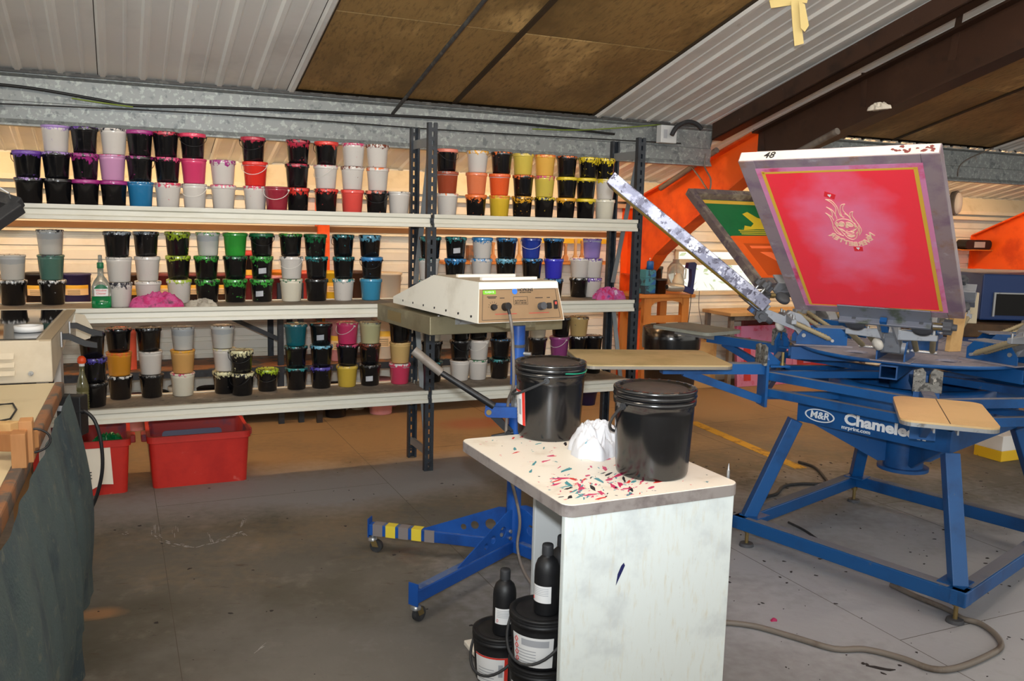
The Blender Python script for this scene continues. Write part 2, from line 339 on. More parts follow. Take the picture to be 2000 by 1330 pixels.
mk('dryer_blue', (14, 52, 110), .45); mk('belt', (86, 62, 38), .7, n=[((60, 42, 26), 5, .45, .7)])
mk('dark_void', (10, 10, 12), .8); mk('steel_silver', (186, 182, 172), .35, .6)
mk('foliage', (238, 250, 220), .6, n=[((206, 236, 160), 8, .45, .65)])
mk('masking', (222, 200, 134), .7); mk('paper', (236, 228, 212), .8); mk('floor_tape', (206, 158, 34), .7, n=[((150, 112, 40), 14, .5, .62)])
mk('debris', (48, 42, 42), .9); mk('scrap_pink', (170, 40, 90), .8)
mk('tube_lit', (255, 206, 150), .5, emit=72.0)
mk('window_frame', (216, 204, 176), .5); mk('glass', (255, 255, 255), .02, trans=1.0)
mk('brown_rail', (124, 88, 50), .6, n=[((104, 72, 40), 5, .45, .7, (.3, 1, 1))]); mk('scum_cream', (212, 204, 160), .5)
mk('lath_grey', (150, 158, 164), .5)
for nm, c in dict(yellow=(232, 190, 40), red=(206, 70, 60), orange=(232, 140, 40), white=(228, 214, 190), brown=(70, 44, 30), navy=(52, 48, 92), black=(26, 22, 24), maroon=(112, 40, 40), salmon=(236, 104, 78), grey=(118, 116, 110), pink=(220, 150, 150)).items(): mk('pot_'+nm, c, .45, n=[((60, 44, 40), 14, .7, .76)])
def floor_dust_light(M, spots):
    """broad soft patches on the floor: pale lint dust, stains, painted warm light"""
    nt = M.node_tree; N = nt.nodes; L = nt.links; b = N['Principled BSDF']; tc = N.new('ShaderNodeTexCoord'); cur = b.inputs['Base Color'].links[0].from_socket
    nz = N.new('ShaderNodeTexNoise'); nz.inputs['Scale'].default_value = 1.6; nz.inputs['Detail'].default_value = 6; L.new(tc.outputs['Object'], nz.inputs['Vector'])
    n2 = N.new('ShaderNodeTexNoise'); n2.inputs['Scale'].default_value = 22; n2.inputs['Detail'].default_value = 4; L.new(tc.outputs['Object'], n2.inputs['Vector'])
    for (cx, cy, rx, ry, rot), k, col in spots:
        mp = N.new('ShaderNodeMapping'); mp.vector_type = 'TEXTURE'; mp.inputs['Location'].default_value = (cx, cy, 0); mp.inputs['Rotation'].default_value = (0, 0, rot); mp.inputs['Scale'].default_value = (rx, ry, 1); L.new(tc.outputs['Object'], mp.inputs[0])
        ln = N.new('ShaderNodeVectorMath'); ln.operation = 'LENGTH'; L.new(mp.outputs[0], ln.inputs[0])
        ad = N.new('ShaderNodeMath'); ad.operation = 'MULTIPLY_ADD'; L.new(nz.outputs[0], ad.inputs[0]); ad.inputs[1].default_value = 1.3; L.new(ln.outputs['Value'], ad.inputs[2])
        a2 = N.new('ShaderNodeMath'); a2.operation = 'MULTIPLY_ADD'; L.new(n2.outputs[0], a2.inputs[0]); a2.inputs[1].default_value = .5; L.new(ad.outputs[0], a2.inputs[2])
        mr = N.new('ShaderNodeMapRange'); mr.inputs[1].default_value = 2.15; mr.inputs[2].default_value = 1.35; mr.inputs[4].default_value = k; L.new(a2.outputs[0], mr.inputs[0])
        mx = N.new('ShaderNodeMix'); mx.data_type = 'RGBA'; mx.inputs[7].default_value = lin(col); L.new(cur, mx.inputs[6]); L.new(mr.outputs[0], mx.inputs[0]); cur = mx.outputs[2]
    L.new(cur, b.inputs['Base Color'])
floor_dust_light(MATS['concrete'], [((.6, 7.2, 6.5, 2.3, A), 1.0, (146, 122, 90)), ((1.9, 3.3, 1.7, 1.6, .2), 1.0, (166, 168, 174)), ((-.9, 4.7, 1.8, .42, A), .9, (140, 138, 140)), ((-.3, 2.7, .9, .5, 0), .4, (140, 138, 136)), ((-1.50, 3.05, .09, .05, .3), .6, (176, 128, 84)), ((-.25, 6.25, .30, .16, .4), .5, (150, 70, 58))])  # first patch paints warm ambient light behind the shelving; others are dust and stains
# ---------------------------------------------------------------- the setting
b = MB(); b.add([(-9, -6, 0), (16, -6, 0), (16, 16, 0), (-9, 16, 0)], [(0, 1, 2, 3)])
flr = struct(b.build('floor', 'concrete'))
mk('seam', (84, 78, 68), .9)
for k in range(-3, 6):
    for yy in ((-4.2, 1.9),): a_, c_ = sf(-.29+1.2*k, yy[0]), sf(-.29+1.2*k, yy[1]); MB().bar(a_, c_, .0026, .0008).build('board_joint', 'seam', flr)
    for yy in ((-2.6, -.15, 1.2) if k % 2 else (-1.4, .5)): a_, c_ = sf(-.29+1.2*k, yy), sf(.91+1.2*k, yy); MB().bar(a_, c_, .0026, .0008).build('board_joint', 'seam', flr)
# back wall: backing sheet with a window hole, planks as pieces
S0, S1 = -5.0, 11.0; WS0, WS1, WZ0, WZ1 = 3.03, 4.25, .845, 1.245
b = MB()
for a, c, d, e in ((S0, WS0, 0, 2.1), (WS1, S1, 0, 2.1), (WS0, WS1, 0, WZ0), (WS0, WS1, WZ1, 2.1)): b.box(a, c, WY+.02, WY+.06, d, e)
wall = struct(b.build('wall_back', 'siding', loc=Ov, rz=A))
def plank_mesh(l):
    q = MB(); q.prism([(0, 0), (.004, .002), (-.014, .004), (-.014, .064), (-.004, .066), (-.004, .0935), (0, .094), (.02, .094), (.02, 0)], (0, 0, 0), (0, 1, 0), (0, 0, 1), (l, 0, 0)); return q.mesh('plank', 'siding')
pm = {}
for i in range(20):
    z = i*.094
    spans = [(S0, WS0), (WS1, S1)] if (z+.094 > WZ0+.01 and z < WZ1-.01) else [(S0, S1)]
    for a, c in spans:
        if c-a not in pm: pm[c-a] = plank_mesh(c-a)
        link('plank', pm[c-a], wall, (a, WY, z))
# eave rail boxed along the wall top and ledge below the eave
b = MB(); b.prism([(1.86, 1.655), (1.86, 1.69), (1.95, 1.83), (2.0, 1.83), (2.0, 1.655)], (S0, 0, 0), (0, 1, 0), (0, 0, 1), (S1-S0, 0, 0)); struct(b.build('trim_1', 'cream_trim', loc=Ov, rz=A))
b = MB(); b.box(S0, S1, 1.90, 1.97, 1.60, 1.635); struct(b.build('trim_2', 'cream_trim', loc=Ov, rz=A))
struct(MB().box(S0, 2.4, 1.90, 1.985, 1.345, 1.386).build('trim_9', 'brown_rail', loc=Ov, rz=A)); struct(MB().box(S0, 2.4, 1.91, 1.985, 1.322, 1.345).build('trim_10', 'cream_trim', loc=Ov, rz=A))
# window: frame, transom, panes
wd = MB(); fw_ = .035
wd.box(WS0, WS0+fw_, 1.97, 2.05, WZ0, WZ1).box(WS1-fw_, WS1, 1.97, 2.05, WZ0, WZ1).box(WS0, WS1, 1.95, 2.05, WZ0-.02, WZ0+.015).box(WS0, WS1, 1.97, 2.05, WZ1-.02, WZ1)
win = struct(wd.build('window_1', 'window_frame', loc=Ov, rz=A))
MB().box(WS0, WS1, 1.965, 2.04, 1.104, 1.155).build('transom', 'window_frame', win)
MB().box(WS0+.03, WS1-.03, 2.02, 2.024, WZ0+.015, 1.105).build('pane', 'glass', win)
MB().box(WS0+.03, WS1-.03, 2.02, 2.024, 1.155, WZ1-.02).build('pane', 'glass', win)
# roof: ribbed liner sheets (pieces), rooflight panels (pieces)
sl = math.atan(TAN); cs = math.cos(sl)
ceil = struct(MB().obox((S0, WY+.1, roofz(WY+.1)+.06), (S1-S0, 0, 0), (0, -7.6, 7.6*TAN), (0, 0, .03)).build('ceiling', 'rooflight_batten', loc=Ov, rz=A))
def sheet_mesh(wd_, y0, y1):
    q = MB(); n = max(1, round(wd_/.2)); p = wd_/n; prof = []
    for i in range(n):
        x = i*p; prof += [(x, .0), (x+.012, -.016), (x+.034, -.016), (x+.046, 0), (x+p*.6, 0), (x+p*.6+.006, -.005), (x+p*.6+.016, -.005), (x+p*.6+.022, 0)]
    prof.append((wd_, 0))
    v = [(x, y, roofz(y)+z) for y in (y0, y1) for x, z in prof]; k = len(prof)
    return q.add(v, [(i, k+i, k+i+1, i+1) for i in range(k-1)]).mesh('roof_sheet', 'roof_white')
LOW = .62
cache = {}
def sheets(s0, s1, y0, y1, step=1.0):
    x = s0
    while x < s1-.01:
        wd_ = min(step, s1-x)-.004; k = (round(wd_, 3), y0, y1)
        if k not in cache: cache[k] = sheet_mesh(*k)
        link('roof_sheet', cache[k], ceil, (x, 0, 0)); x += step
sheets(S0, S1, WY+.05, LOW)
sheets(-4.69, -.655, LOW, -5.5); sheets(1.37, 3.0, LOW, -5.5); sheets(5.3, S1, LOW, -5.5)
for sa, sb in ((-.65, .35), (.36, 1.37), (3.0, 4.15), (4.16, 5.3)):
    y = LOW
    for y2 in (-.37, -1.6, -2.9, -4.2, -5.5):
        q = MB(); q.obox((sa+.012, y-.004, roofz(y-.004)+.012), (sb-sa-.024, 0, 0), (0, y2-y+.008, -(y2-y+.008)*TAN), (0, 0, .01)); q.build('rooflight_panel', 'rooflight', ceil); y = y2
for sa in (-.65, .355, 1.37, 3.0, 4.155, 5.3): MB().obox((sa-.016, LOW, roofz(LOW)+.002), (.032, 0, 0), (0, -6.1, 6.1*TAN), (0, 0, .015)).build('batten', 'rooflight_batten', ceil)
# galvanised purlin in two lengths
def purlin(nm, a, c, lab):
    t = struct(MB().prism([(.66, 1.935), (.64, 1.91), (.64, 1.90), (.72, 1.90), (.72, 1.906), (.672, 1.91), (.672, 2.15), (.62, 2.163), (.62, 2.17), (.665, 2.165), (.665, 2.03), (.655, 2.025)], (a, 0, 0), (0, 1, 0), (0, 0, 1), (c-a, 0, 0)).build(nm, 'galv', loc=Ov, rz=A)); return t
p1 = purlin('trim_3', S0, 2.38, ''); purlin('trim_4', 2.72, S1, '')
MB().box(S0, 2.38, .60, .69, 2.168, 2.185).build('flange', 'galv_dark', p1)
# steel portal frames: column, haunch, rafter
def portal(s, n_, tw=((1.98, 1.62), (.8, 1.97)), bw=((.7, 1.64), (1.1, 1.43), (1.45, 1.22), (1.70, .98))):
    SL = .262; lo = lambda y: 1.845+(.35-y)*SL; hi = lambda y: 2.11+(.35-y)*SL
    P = [(1.98, 0), *tw, (.30, hi(.30)), (.30, lo(.30)), *bw, (1.74, 0)]
    t = struct(MB().prism(P, (s-.006, 0, 0), (0, 1, 0), (0, 0, 1), (.012, 0, 0)).build('trim_%d' % n_, 'orange_paint', loc=Ov, rz=A))
    def fl(path, nm, mat):
        q = MB()
        for (a, z), (c, z2) in zip(path[:-1], path[1:]): q.bar((s, a, z), (s, c, z2), .13, .014, (0, 0, 1) if abs(c-a) > .1 else (0, 1, 0))
        q.build(nm, mat, t)
    fl([(1.74, 0), bw[-1]], 'flange', 'orange_paint'); fl([*bw[::-1], (.30, lo(.30))], 'flange', 'orange_paint'); fl([(1.97, 0), tw[0]], 'flange', 'orange_paint'); fl([*tw, (.30, hi(.30))], 'flange', 'orange_paint')
    y2 = -5.4
    MB().prism([(.30, lo(.30)), (.30, hi(.30)), (y2, hi(y2)), (y2, lo(y2))], (s-.006, 0, 0), (0, 1, 0), (0, 0, 1), (.012, 0, 0)).build('rafter', 'brown_paint', t)
    fl([(.30, lo(.30)), (y2, lo(y2))], 'flange', 'brown_paint'); fl([(.30, hi(.30)), (y2, hi(y2))], 'flange', 'brown_paint')
    MB().box(s-.06, s+.06, 1.74, 1.98, 1.02, 1.03).box(s-.06, s+.06, 1.74, 1.98, .52, .53).build('stiffener', 'orange_paint', t)
    return t
portal(2.52, 6); portal(6.95, 7, ((1.98, 1.43), (1.4, 1.68)), ((.7, 1.62), (1.0, 1.30), (1.32, .95), (1.66, .60)))
# far orange column seen through the long shelf (wall post)
c2 = onf(630, 470, 1.9); struct(MB().box(c2.x-.04, c2.x+.045, 1.86, 1.98, 0, 1.75).build('trim_8', 'orange_paint', loc=Ov, rz=A))
# brown cable channel climbing beside the rafter
CH = 2.22; q0, q1 = ons(1390, 274, CH), ons(1813, 47, CH); d = (q1-q0)*1.35
ch = MB(); ch.obox(q0+Vector((0, 0, 0)), d, (.012, 0, 0), (0, 0, .115)).obox(q0, d, (.09, 0, 0), (0, 0, .01))
chn = tag(ch.build('cable_channel', 'brown_scuffed', loc=Ov, rz=A), 'scuffed brown steel cable channel climbing under the white roof sheets', 'channel')
# fluorescent battens fixed behind the purlin, over the aisle by the wall
def batten(s, lab, yy=.85, zz=2.03, ln=1.45):
    t = T('batten_light', lab, 'light', sf(s, yy, 0), A, 'battens behind the purlin')
    MB().box(-ln/2, ln/2, -.03, .03, zz+.02, zz+.06).build('body', 'label_white', t)
    MB().cyl((-ln/2, 0, zz), (ln/2, 0, zz), .013, n=10).build('tube', 'tube_lit', t)
    for e in (-1, 1): MB().box(e*ln/2-.01, e*ln/2+.01, -.015, .015, zz-.018, zz+.022).build('end_cap', 'label_white', t)
for s, w_ in ((-3.0, 'third batten'), (-1.2, 'second batten'), (1.25, 'first batten')): batten(s, 'fluorescent %s behind the purlin, counted from the orange column' % w_)
def ceiling_light(x, y, lab, ln=1.5):
    q = tosf(Vector((x, y, 0))); zz = roofz(q.y)-.16; t = T('ceiling_light', lab, 'light', (x, y, 0), A, 'battens under the roof over the floor')
    MB().box(-ln/2, ln/2, -.035, .035, zz+.02, zz+.07).build('body', 'label_white', t); MB().cyl((-ln/2, 0, zz), (ln/2, 0, zz), .013, n=10).build('tube', 'tube_room', t)
    for e in (-1, 1): MB().box(e*ln/2-.01, e*ln/2+.01, -.015, .015, zz-.018, zz+.022).build('end_cap', 'label_white', t); MB().cyl((e*ln*.35, 0, zz+.07), (e*ln*.35, 0, zz+.15), .004, n=6).build('hanger', 'steel', t)
mk('tube_room', (255, 238, 216), .5, emit=105.0)
ceiling_light(-.9, 1.9, 'fluorescent batten hung under the roof over the workbench side'); ceiling_light(1.0, 2.3, 'fluorescent batten hung under the roof over the trolley table'); ceiling_light(2.9, 3.4, 'fluorescent batten hung under the roof beyond the press')
for s, w_ in ((4.0, 'near'), (5.9, 'far')): batten(s, 'fluorescent batten behind the purlin %s the window side of rafter' % ('just' if w_ == 'near' else 'well beyond'))
# ---------------------------------------------------------------- slotted shelving rack
BAY, DEP = 1.37, .3455
ZT, ZM, ZB, LH = 1.4933, .9903, .4822, .0731
rack = T('shelving_rack', 'long slotted-steel shelving rack with cream beams, loaded with ink tubs', 'shelving', Ov, A)
def post_mesh():
    q = MB(); h = 2.0
    q.box(-.027, -.006, 0, .004, 0, h).box(.006, .027, 0, .004, 0, h)
    z = 0
    while z < h-.01: q.box(-.006, .006, 0, .004, z, min(h, z+.022)); z += .05
    q.box(-.027, -.024, .004, .034, 0, h).box(.024, .027, .004, .034, 0, h).box(-.024, -.014, .031, .034, 0, h).box(.014, .024, .031, .034, 0, h)
    q.cyl((0, -.004, .04), (0, 0, .04), .007, n=8)
    return q.mesh('post', 'rack_post')
pmesh = post_mesh()
for s in (-2.44, 0, BAY):
    link('post', pmesh, rack, (s, 0, 0)); link('post', pmesh, rack, (s, DEP, 0), math.pi)
    MB().box(s-.012, s+.012, .03, DEP-.03, 1.88, 1.91).box(s-.015, s-.012, .03, DEP-.03, 1.87, 1.92).build('cross_tie', 'rack_grey', rack)
    MB().box(s-.012, s+.012, .03, DEP-.03, .10, .125).box(s-.015, s-.012, .03, DEP-.03, .09, .135).build('cross_tie', 'rack_grey', rack)
    for a, c in (((s, .05, 1.86), (s, DEP-.06, 1.08)), ((s, DEP-.05, 1.02), (s, .05, .14))): MB().bar(a, c, .006, .03, (1, 0, 0)).build('diagonal_brace', 'rack_grey', rack)
BP = [(0, 0), (0, -.0195), (.005, -.0225), (.012, -.026), (.010, -.048), (.000, -.054), (-.002, -.071), (.004, -.0731), (.03, -.0731), (.03, 0)]
for s0, s1 in ((-2.42, -.012), (.012, BAY-.012)):
    for z in (ZT, ZM, ZB):
        for yy, sg in ((-.012, 1), (DEP+.012, -1)):
            MB().prism(BP, (s0, yy, z), (0, sg, 0), (0, 0, 1), (s1-s0, 0, 0)).build('beam', 'rack_beam', rack)
            MB().prism([(0, -.026), (.018, -.026), (.018, -.06), (.010, -.052), (.004, -.055), (.012, -.04)], (s1-.006, yy-.004*sg, z), (1, 0, 0), (0, 0, 1), (0, .004*sg, 0)).build('hook_plate', 'rack_post', rack)
        MB().box(s0+.002, s1-.002, .006, DEP-.006, z-.02, z-.004).build('shelf_board', 'rack_board', rack)
# ---------------------------------------------------------------- ink tubs
TH = .1265
def tub_meshes(k=1.0):
    r0, r1 = .0525*k, .0615*k
    b_ = MB().lathe([(0, 0), (r0*.9, 0), (r0, .004), (r1*.985, .100), (r1, .101), (r1, .121), (r1*.985, .122)], 28)
    l_ = MB().lathe([(r1*1.01, .106), (r1*1.075, .107), (r1*1.075, .112), (r1*1.075, .121), (r1*1.06, .1245), (r1*.97, .1262), (r1*.93, .1235), (0, .1235)], 28)
    l2 = MB().lathe([(r1*1.01, .1135), (r1*1.04, .114), (r1*1.055, .121), (r1*1.04, .1245), (r1*.97, .1262), (r1*.93, .1235), (0, .1235)], 28)
    return b_.mesh('body', 'tub'), l_.mesh('lid', 'tub'), l2.mesh('lid', 'tub')
TUBM = [tub_meshes(1.0), tub_meshes(.985), tub_meshes(.965)]
def handle_mesh(m):
    r = .0668; p = []
    for i in range(15):
        a = math.pi*i/14; p.append((r*math.cos(a), -.012-.052*math.sin(a)*.85, .108-.05*math.sin(a)))
    return MB().tube(p, .0016, 6).cyl((r-.006, -.010, .108), (r+.003, -.010, .108), .005, n=8).cyl((-r+.006, -.010, .108), (-r-.003, -.010, .108), .005, n=8).mesh('handle', m)
HM = {'w': handle_mesh('tub_handle_white'), 'b': handle_mesh('tub_handle_black')}
HUE = dict(K=('black', (15, 15, 18)), W=('white', (214, 208, 202)), C=('milky clear', (206, 204, 198)), blue=('cyan-blue', (36, 118, 168)), pink=('pink', (212, 62, 108)), red=('scarlet', (222, 50, 40)), crimson=('crimson', (150, 40, 56)),
    coral=('coral red', (228, 82, 74)), terra=('terracotta', (160, 72, 46)), peach=('peach orange', (232, 128, 84)), orange=('bright orange', (236, 96, 46)), yellow=('yellow', (222, 184, 54)), lemon=('lemon yellow', (216, 192, 84)), apricot=('apricot', (236, 182, 84)),
    lilac=('lilac', (150, 130, 198)), pinklilac=('pale pink', (206, 150, 190)), sage=('sage green', (74, 116, 106)), green=('leaf green', (52, 158, 58)), sky=('sky blue', (56, 140, 178)), royal=('royal blue', (36, 62, 160)), violet=('blue-violet', (56, 56, 196)),
    amber=('amber', (216, 146, 44)), tan=('tan', (214, 164, 98)), teal=('deep teal', (24, 100, 112)), mustard=('mustard yellow', (206, 174, 66)), straw=('pale straw', (196, 190, 144)), rose=('rose pink', (206, 62, 96)), sand=('sandy', (206, 172, 112)), plum=('plum purple', (146, 66, 124)), cream=('cream', (224, 218, 200)))
PNT = dict(purple=('purple', (104, 60, 160)), lilac=('lilac', (172, 140, 206)), magenta=('magenta', (160, 40, 124)), pink=('pink', (214, 70, 120)), hot=('hot pink', (220, 60, 96)), red=('red', (222, 58, 48)), crim=('crimson', (178, 40, 66)), brown=('brown', (118, 56, 36)), orange=('orange', (236, 116, 50)), salmon=('salmon', (230, 130, 110)),
    yellow=('yellow', (226, 200, 40)), gold=('golden', (232, 168, 40)), lime=('lime', (164, 190, 44)), green=('green', (60, 160, 60)), dgreen=('dark green', (24, 108, 64)), teal=('teal', (40, 130, 134)), lblue=('pale blue', (110, 176, 204)), blue=('blue', (52, 130, 190)), white=('white', (206, 206, 206)), cream=('cream', (220, 214, 170)), dark=('dark', (50, 50, 60)), indigo=('indigo', (76, 66, 160)), grey=('grey', (120, 130, 140)), none=('clean', (120, 118, 116)))
ORD = ['first', 'second', 'third', 'fourth', 'fifth', 'sixth', 'seventh', 'eighth', 'ninth', 'tenth', 'eleventh', 'twelfth', 'thirteenth', 'fourteenth', 'fifteenth']
SHN = {('T', 0): 'upper long shelf', ('T', 1): 'upper short shelf', ('M', 0): 'middle long shelf', ('M', 1): 'middle short shelf', ('B', 0): 'lower long shelf', ('B', 1): 'lower short shelf'}
def tub(spec, loc, label, group, i):
    f = spec.split(); hue, body = HUE[f[0]]; pname, pc = PNT[f[1]] if len(f) > 1 else PNT['none']
    sm = float(f[2]) if len(f) > 2 else (.05 if len(f) < 2 else .5); flags = f[3] if len(f) > 3 else ''
    t = T('ink_tub', label, 'tub', loc, A+random.uniform(-.5, .5), group)
    k = random.choice((0, 0, 1, 2)); bm, l1, l2 = TUBM[k]
    fill = {'C': .62}.get(f[0], .8 if f[0] in ('red', 'crimson', 'terra', 'orange', 'lilac', 'rose', 'coral') and random.random() < .6 else 1.5)
    tilt = random.uniform(-.008, .008)
    for nm, me in (('body', bm), ('lid', l2 if f[0] not in ('K',) and random.random() < .5 else l1)):
        o = link(nm, me, t); o['tint'] = [*lin(body)[:3], 1.0]; o['paint'] = [*lin(pc)[:3], 1.0]; o['fill'] = fill if nm == 'body' else 2.0
        o['smear'] = sm*(1.0 if nm == 'body' else 1.0)
        o.rotation_euler = (tilt, 0, 0)
        if nm == 'lid' and 'L' in flags: o['tint'] = [*lin(pc)[:3], 1.0]
    if 'h' in flags: link('handle', HM['w' if f[0] not in ('K',) else 'b'], t, (0, 0, 0), random.choice((0, .6, -.8, math.pi, 2.4)) if 'f' not in flags else -t.rotation_euler.z)
    if 'f' in flags: t.rotation_euler.z = .12; 
    if 't' in flags:
        a = random.uniform(-1.9, -1.4)-t.rotation_euler.z
        MB().grid(lambda u, v: (.0598*math.cos(a+u*.7), .0598*math.sin(a+u*.7), .03+v*.03+u*.004), 6, 1).build('sticker', 'label_grey', t)
    return t, hue, pname
def stacks(key, bay, rows, z, ydef=.13):
    rows = list(rows)
    order = sorted(range(len(rows)), key=lambda i: (rows[i][0] if bay else -rows[i][0]))
    rank = {ri: n for n, ri in enumerate(order)}
    for ri, r in enumerate(rows):
        px, py, specs = r
        if py < 0: p = onf(px, 420, -py)
        elif py: p = tosf(onz(px, py, z)); p.y += .052
        else: p = onf(px, 420, ydef)
        p.y = min(max(p.y, .062), DEP-.062)
        for i, sp_ in enumerate(specs):
            f = sp_.split(); hue = HUE[f[0]][0]; pn = PNT[f[1]][0] if len(f) > 1 else 'clean'
            tier = ('only tub of' if len(specs) == 1 else 'top of' if i == len(specs)-1 else 'bottom of' if i == 0 else 'middle of')
            lab = '%s tub, %s rim, %s %s stack from centre post, %s' % (hue, pn+('-smeared' if pn != 'clean' else ''), tier, ORD[rank[ri]], SHN[key, bay])
            j = .004*i
            tub(sp_, sf(p.x+random.uniform(-j, j), p.y+random.uniform(-j, j), z+TH*i), lab, 'ink tubs on the '+SHN[key, bay], i)
zt, zm, zb = ZT-.0035, ZM-.0035, ZB-.0035
stacks('T', 0, [(60, 0, ['K lilac .4', 'K purple 1.2 hL']), (116, 0, ['K none .1', 'K lilac .6', 'W lilac .9 L']), (170, 0, ['K magenta .7 L', 'K magenta 1.5', 'K purple .4']), (224, 0, ['K magenta .6 L', 'pinklilac pink .3', 'W dark .35']),
    (276, 0, ['blue white .25', 'K magenta .5 h', 'K magenta .7 hL']), (329, 0, ['W hot .8', 'K pink .7', 'K crim .8']), (381, 0, ['W none .05 hf', 'pink none .1', 'K hot .8 hL']), (437, 0, ['W pink .5', 'W magenta .9']), (499, 0, ['W hot .7', 'red red .3 h', 'K crim 1.0 hL']),
    (541, -.075, ['crimson none .05 hf']), (582, 0, ['K red 1.4', 'K crim .6', 'K crim 1.5']), (637, 0, ['K red .9', 'W hot .4 h', 'K red 1.0 hL']), (688, 0, ['coral red .3', 'W brown .5', 'W pink .7']), (736, 0, ['K salmon .5 h', 'W orange .5', 'W brown .8']), (779, 0, ['W none .1'])], zt)
stacks('T', 1, [(873, 0, ['W orange .4', 'terra none .1', 'K salmon .9 hL']), (929, 0, ['K orange 1.3 L', 'peach orange .3', 'W gold .8']), (975, 0, ['yellow orange .6', 'orange orange .3', 'K orange .5']), (1019, 0, ['K gold 1.4', 'K orange .7', 'lemon none .3']),
    (1062, 0, ['K yellow .7', 'lemon pink .7', 'apricot orange .6']), (1104, 0, ['K gold 1.0 L', 'K yellow .8 L', 'K orange .4']), (1143, 0, ['K yellow 1.0 L', 'K yellow .9 L', 'K yellow 1.5']), (1180, 0, ['cream none .1', 'W yellow 1.0', 'K yellow 1.6'])], zt)
stacks('M', 0, [(25, 597, ['K white .5', 'C none .05']), (103, 596, ['K white .6', 'sage dark .2', 'C dark .5']), (235, 601, ['W dark 1.0', 'W none .2', 'K grey .5']), (291, 597, ['W none .1', 'W none .05', 'K grey .5']), (346, 584, ['W lime .8', 'K lime .9', 'K lime 1.4']), (406, 590, ['K green 1.1', 'K green 1.0', 'C green .6']),
    (461, 590, ['K green 1.5', 'K dgreen .5', 'green none .2']), (513, 589, ['K green 1.3 t', 'K green 1.2 t', 'K dgreen 1.0 hL']), (570, 588, ['cream dgreen .4', 'W dark .2 hf', 'K green .6']), (621, 588, ['K none .2', 'K teal .9', 'K dgreen 1.6']), (673, 587, ['W teal .7', 'K teal .9', 'K teal .8 h']), (726, 586, ['sky none .2', 'K blue 1.0 hL', 'K lblue 1.3'])], zm)
stacks('M', 1, [(843, 590, ['W teal .5', 'W teal .6', 'K teal .9']), (894, 589, ['K blue .8', 'K blue 1.0', 'K teal .9 t']), (945, 588, ['W blue .4', 'W blue .6 h', 'W blue 1.2 L']), (993, 587, ['K blue .6', 'K lblue 1.0', 'K blue .9']), (1043, 585, ['K blue .5', 'K blue .8', 'royal none .1 hf']), (1087, 584, ['K blue .7', 'violet none .2', 'K blue .7']), (1131, 580, ['K white .3', 'W purple .3']), (1163, 581, ['W purple .9', 'W purple .6', 'lilac purple .5'])], zm)
stacks('B', 0, [(185, 797, ['K none .2', 'K indigo 1.0', 'K indigo .3']), (236, 777, ['K white .4', 'amber orange .8', 'K salmon .3']), (297, 774, ['K none .2', 'W none .1', 'K white .2']), (358, 772, ['cream pink .3', 'tan gold .5', 'C none .2']), (437, 763, ['K cream 1.1', 'W cream .4', 'C dark .3']),
    (476, 774, ['K cream .7 h', 'K cream 1.3 h']), (523, 763, ['K lime 1.1 hf']), (580, 760, ['K teal .6', 'K teal .5', 'teal cream .2']), (628, 757, ['K indigo .9', 'K lblue .6', 'K teal .2 t']), (678, 754, ['mustard none .2', 'K pink .5', 'pink cream .2 hf']), (722, 751, ['K none .3 t', 'K brown 1.1', 'straw none .4']), (777, 746, ['rose white .3', 'sand brown .2', 'K none .1'])], zb)
stacks('B', 1, [(846, 746, ['K teal .5', 'K none .2', 'cream none .1']), (892, 739, ['W none .05', 'K none .2 h', 'K blue .3']), (933, 740, ['W dgreen .4', 'W none .1 hf', 'K none .2']), (976, 738, ['K teal .6', 'K blue .4', 'K none .2']), (1046, 733, ['K none .1', 'K none .2', 'cream none .1']), (1090, 731, ['K none .2', 'plum none .2 hf', 'K none .1']), (1124, 729, ['K none .2', 'K white .4', 'sand dark .3']), (1158, 728, ['K none .2', 'K grey .3'])], zb)
# ---------------------------------------------------------------- rags, bottles on the rack
def rag(name, mat, label, loc, sx, sy, h, seed, rz=A, cat='rag', n=26):
    sv = Vector((seed*3.1, seed*1.7, seed*.9))
    def rid(x, y, f): return 1-abs(mnoise.noise(Vector((x*f, y*f, 0))+sv))*1.9
    def top(x, y, rad):
        e = max(0, 1-rad**2.6)**.55; m_ = .62*rid(x+.3*mnoise.noise(Vector((x*2, y*2, 5))+sv), y, 2.3)+.27*rid(x, y, 4.2)+.11*rid(y, x, 7.5)
        return h*e*max(.25, .50+.62*(m_-.2))
    def edge(t): return 1+.16*math.sin(3*t+seed)+.10*math.sin(5*t+2*seed)+.06*math.sin(9*t)
    q = MB(); ring = 72 if n > 10 else 24; v = []; k = n
    for j in range(k+1):
        r = j/k
        for i in range(ring):
            t = i*math.tau/ring; x, y = r*math.cos(t), r*math.sin(t); d_ = .09*mnoise.noise(Vector((x*5, y*5, 3))+sv)*(1-r*.4)
            rr_ = r*edge(t)+d_*(r > .01)
            v.append((sx*rr_*math.cos(t), sy*rr_*math.sin(t), max(.002, top(x, y, r)) if j < k else .0))
    q.add(v, [(j*ring+i, (j+1)*ring+i, (j+1)*ring+(i+1) % ring, j*ring+(i+1) % ring) for j in range(k) for i in range(ring)], True)
    q.add(v, [tuple(range(k*ring, (k+1)*ring))[::-1]])
    return tag(q.build(name, mat, loc=loc, rz=rz), label, cat)
p = tosf(onz(305, 597, zm)); rag('pink_rag', 'rag_pink', 'crumpled bright pink stained rag lying on the middle long shelf edge', sf(p.x, .07, zm), .125, .07, .085, 3)
p = tosf(onz(392, 594, zm)); rag('grey_rag', 'rag_grey', 'flattened pale grey rag beside the pink rag on the shelf', sf(p.x, .05, zm), .075, .045, .045, 5)
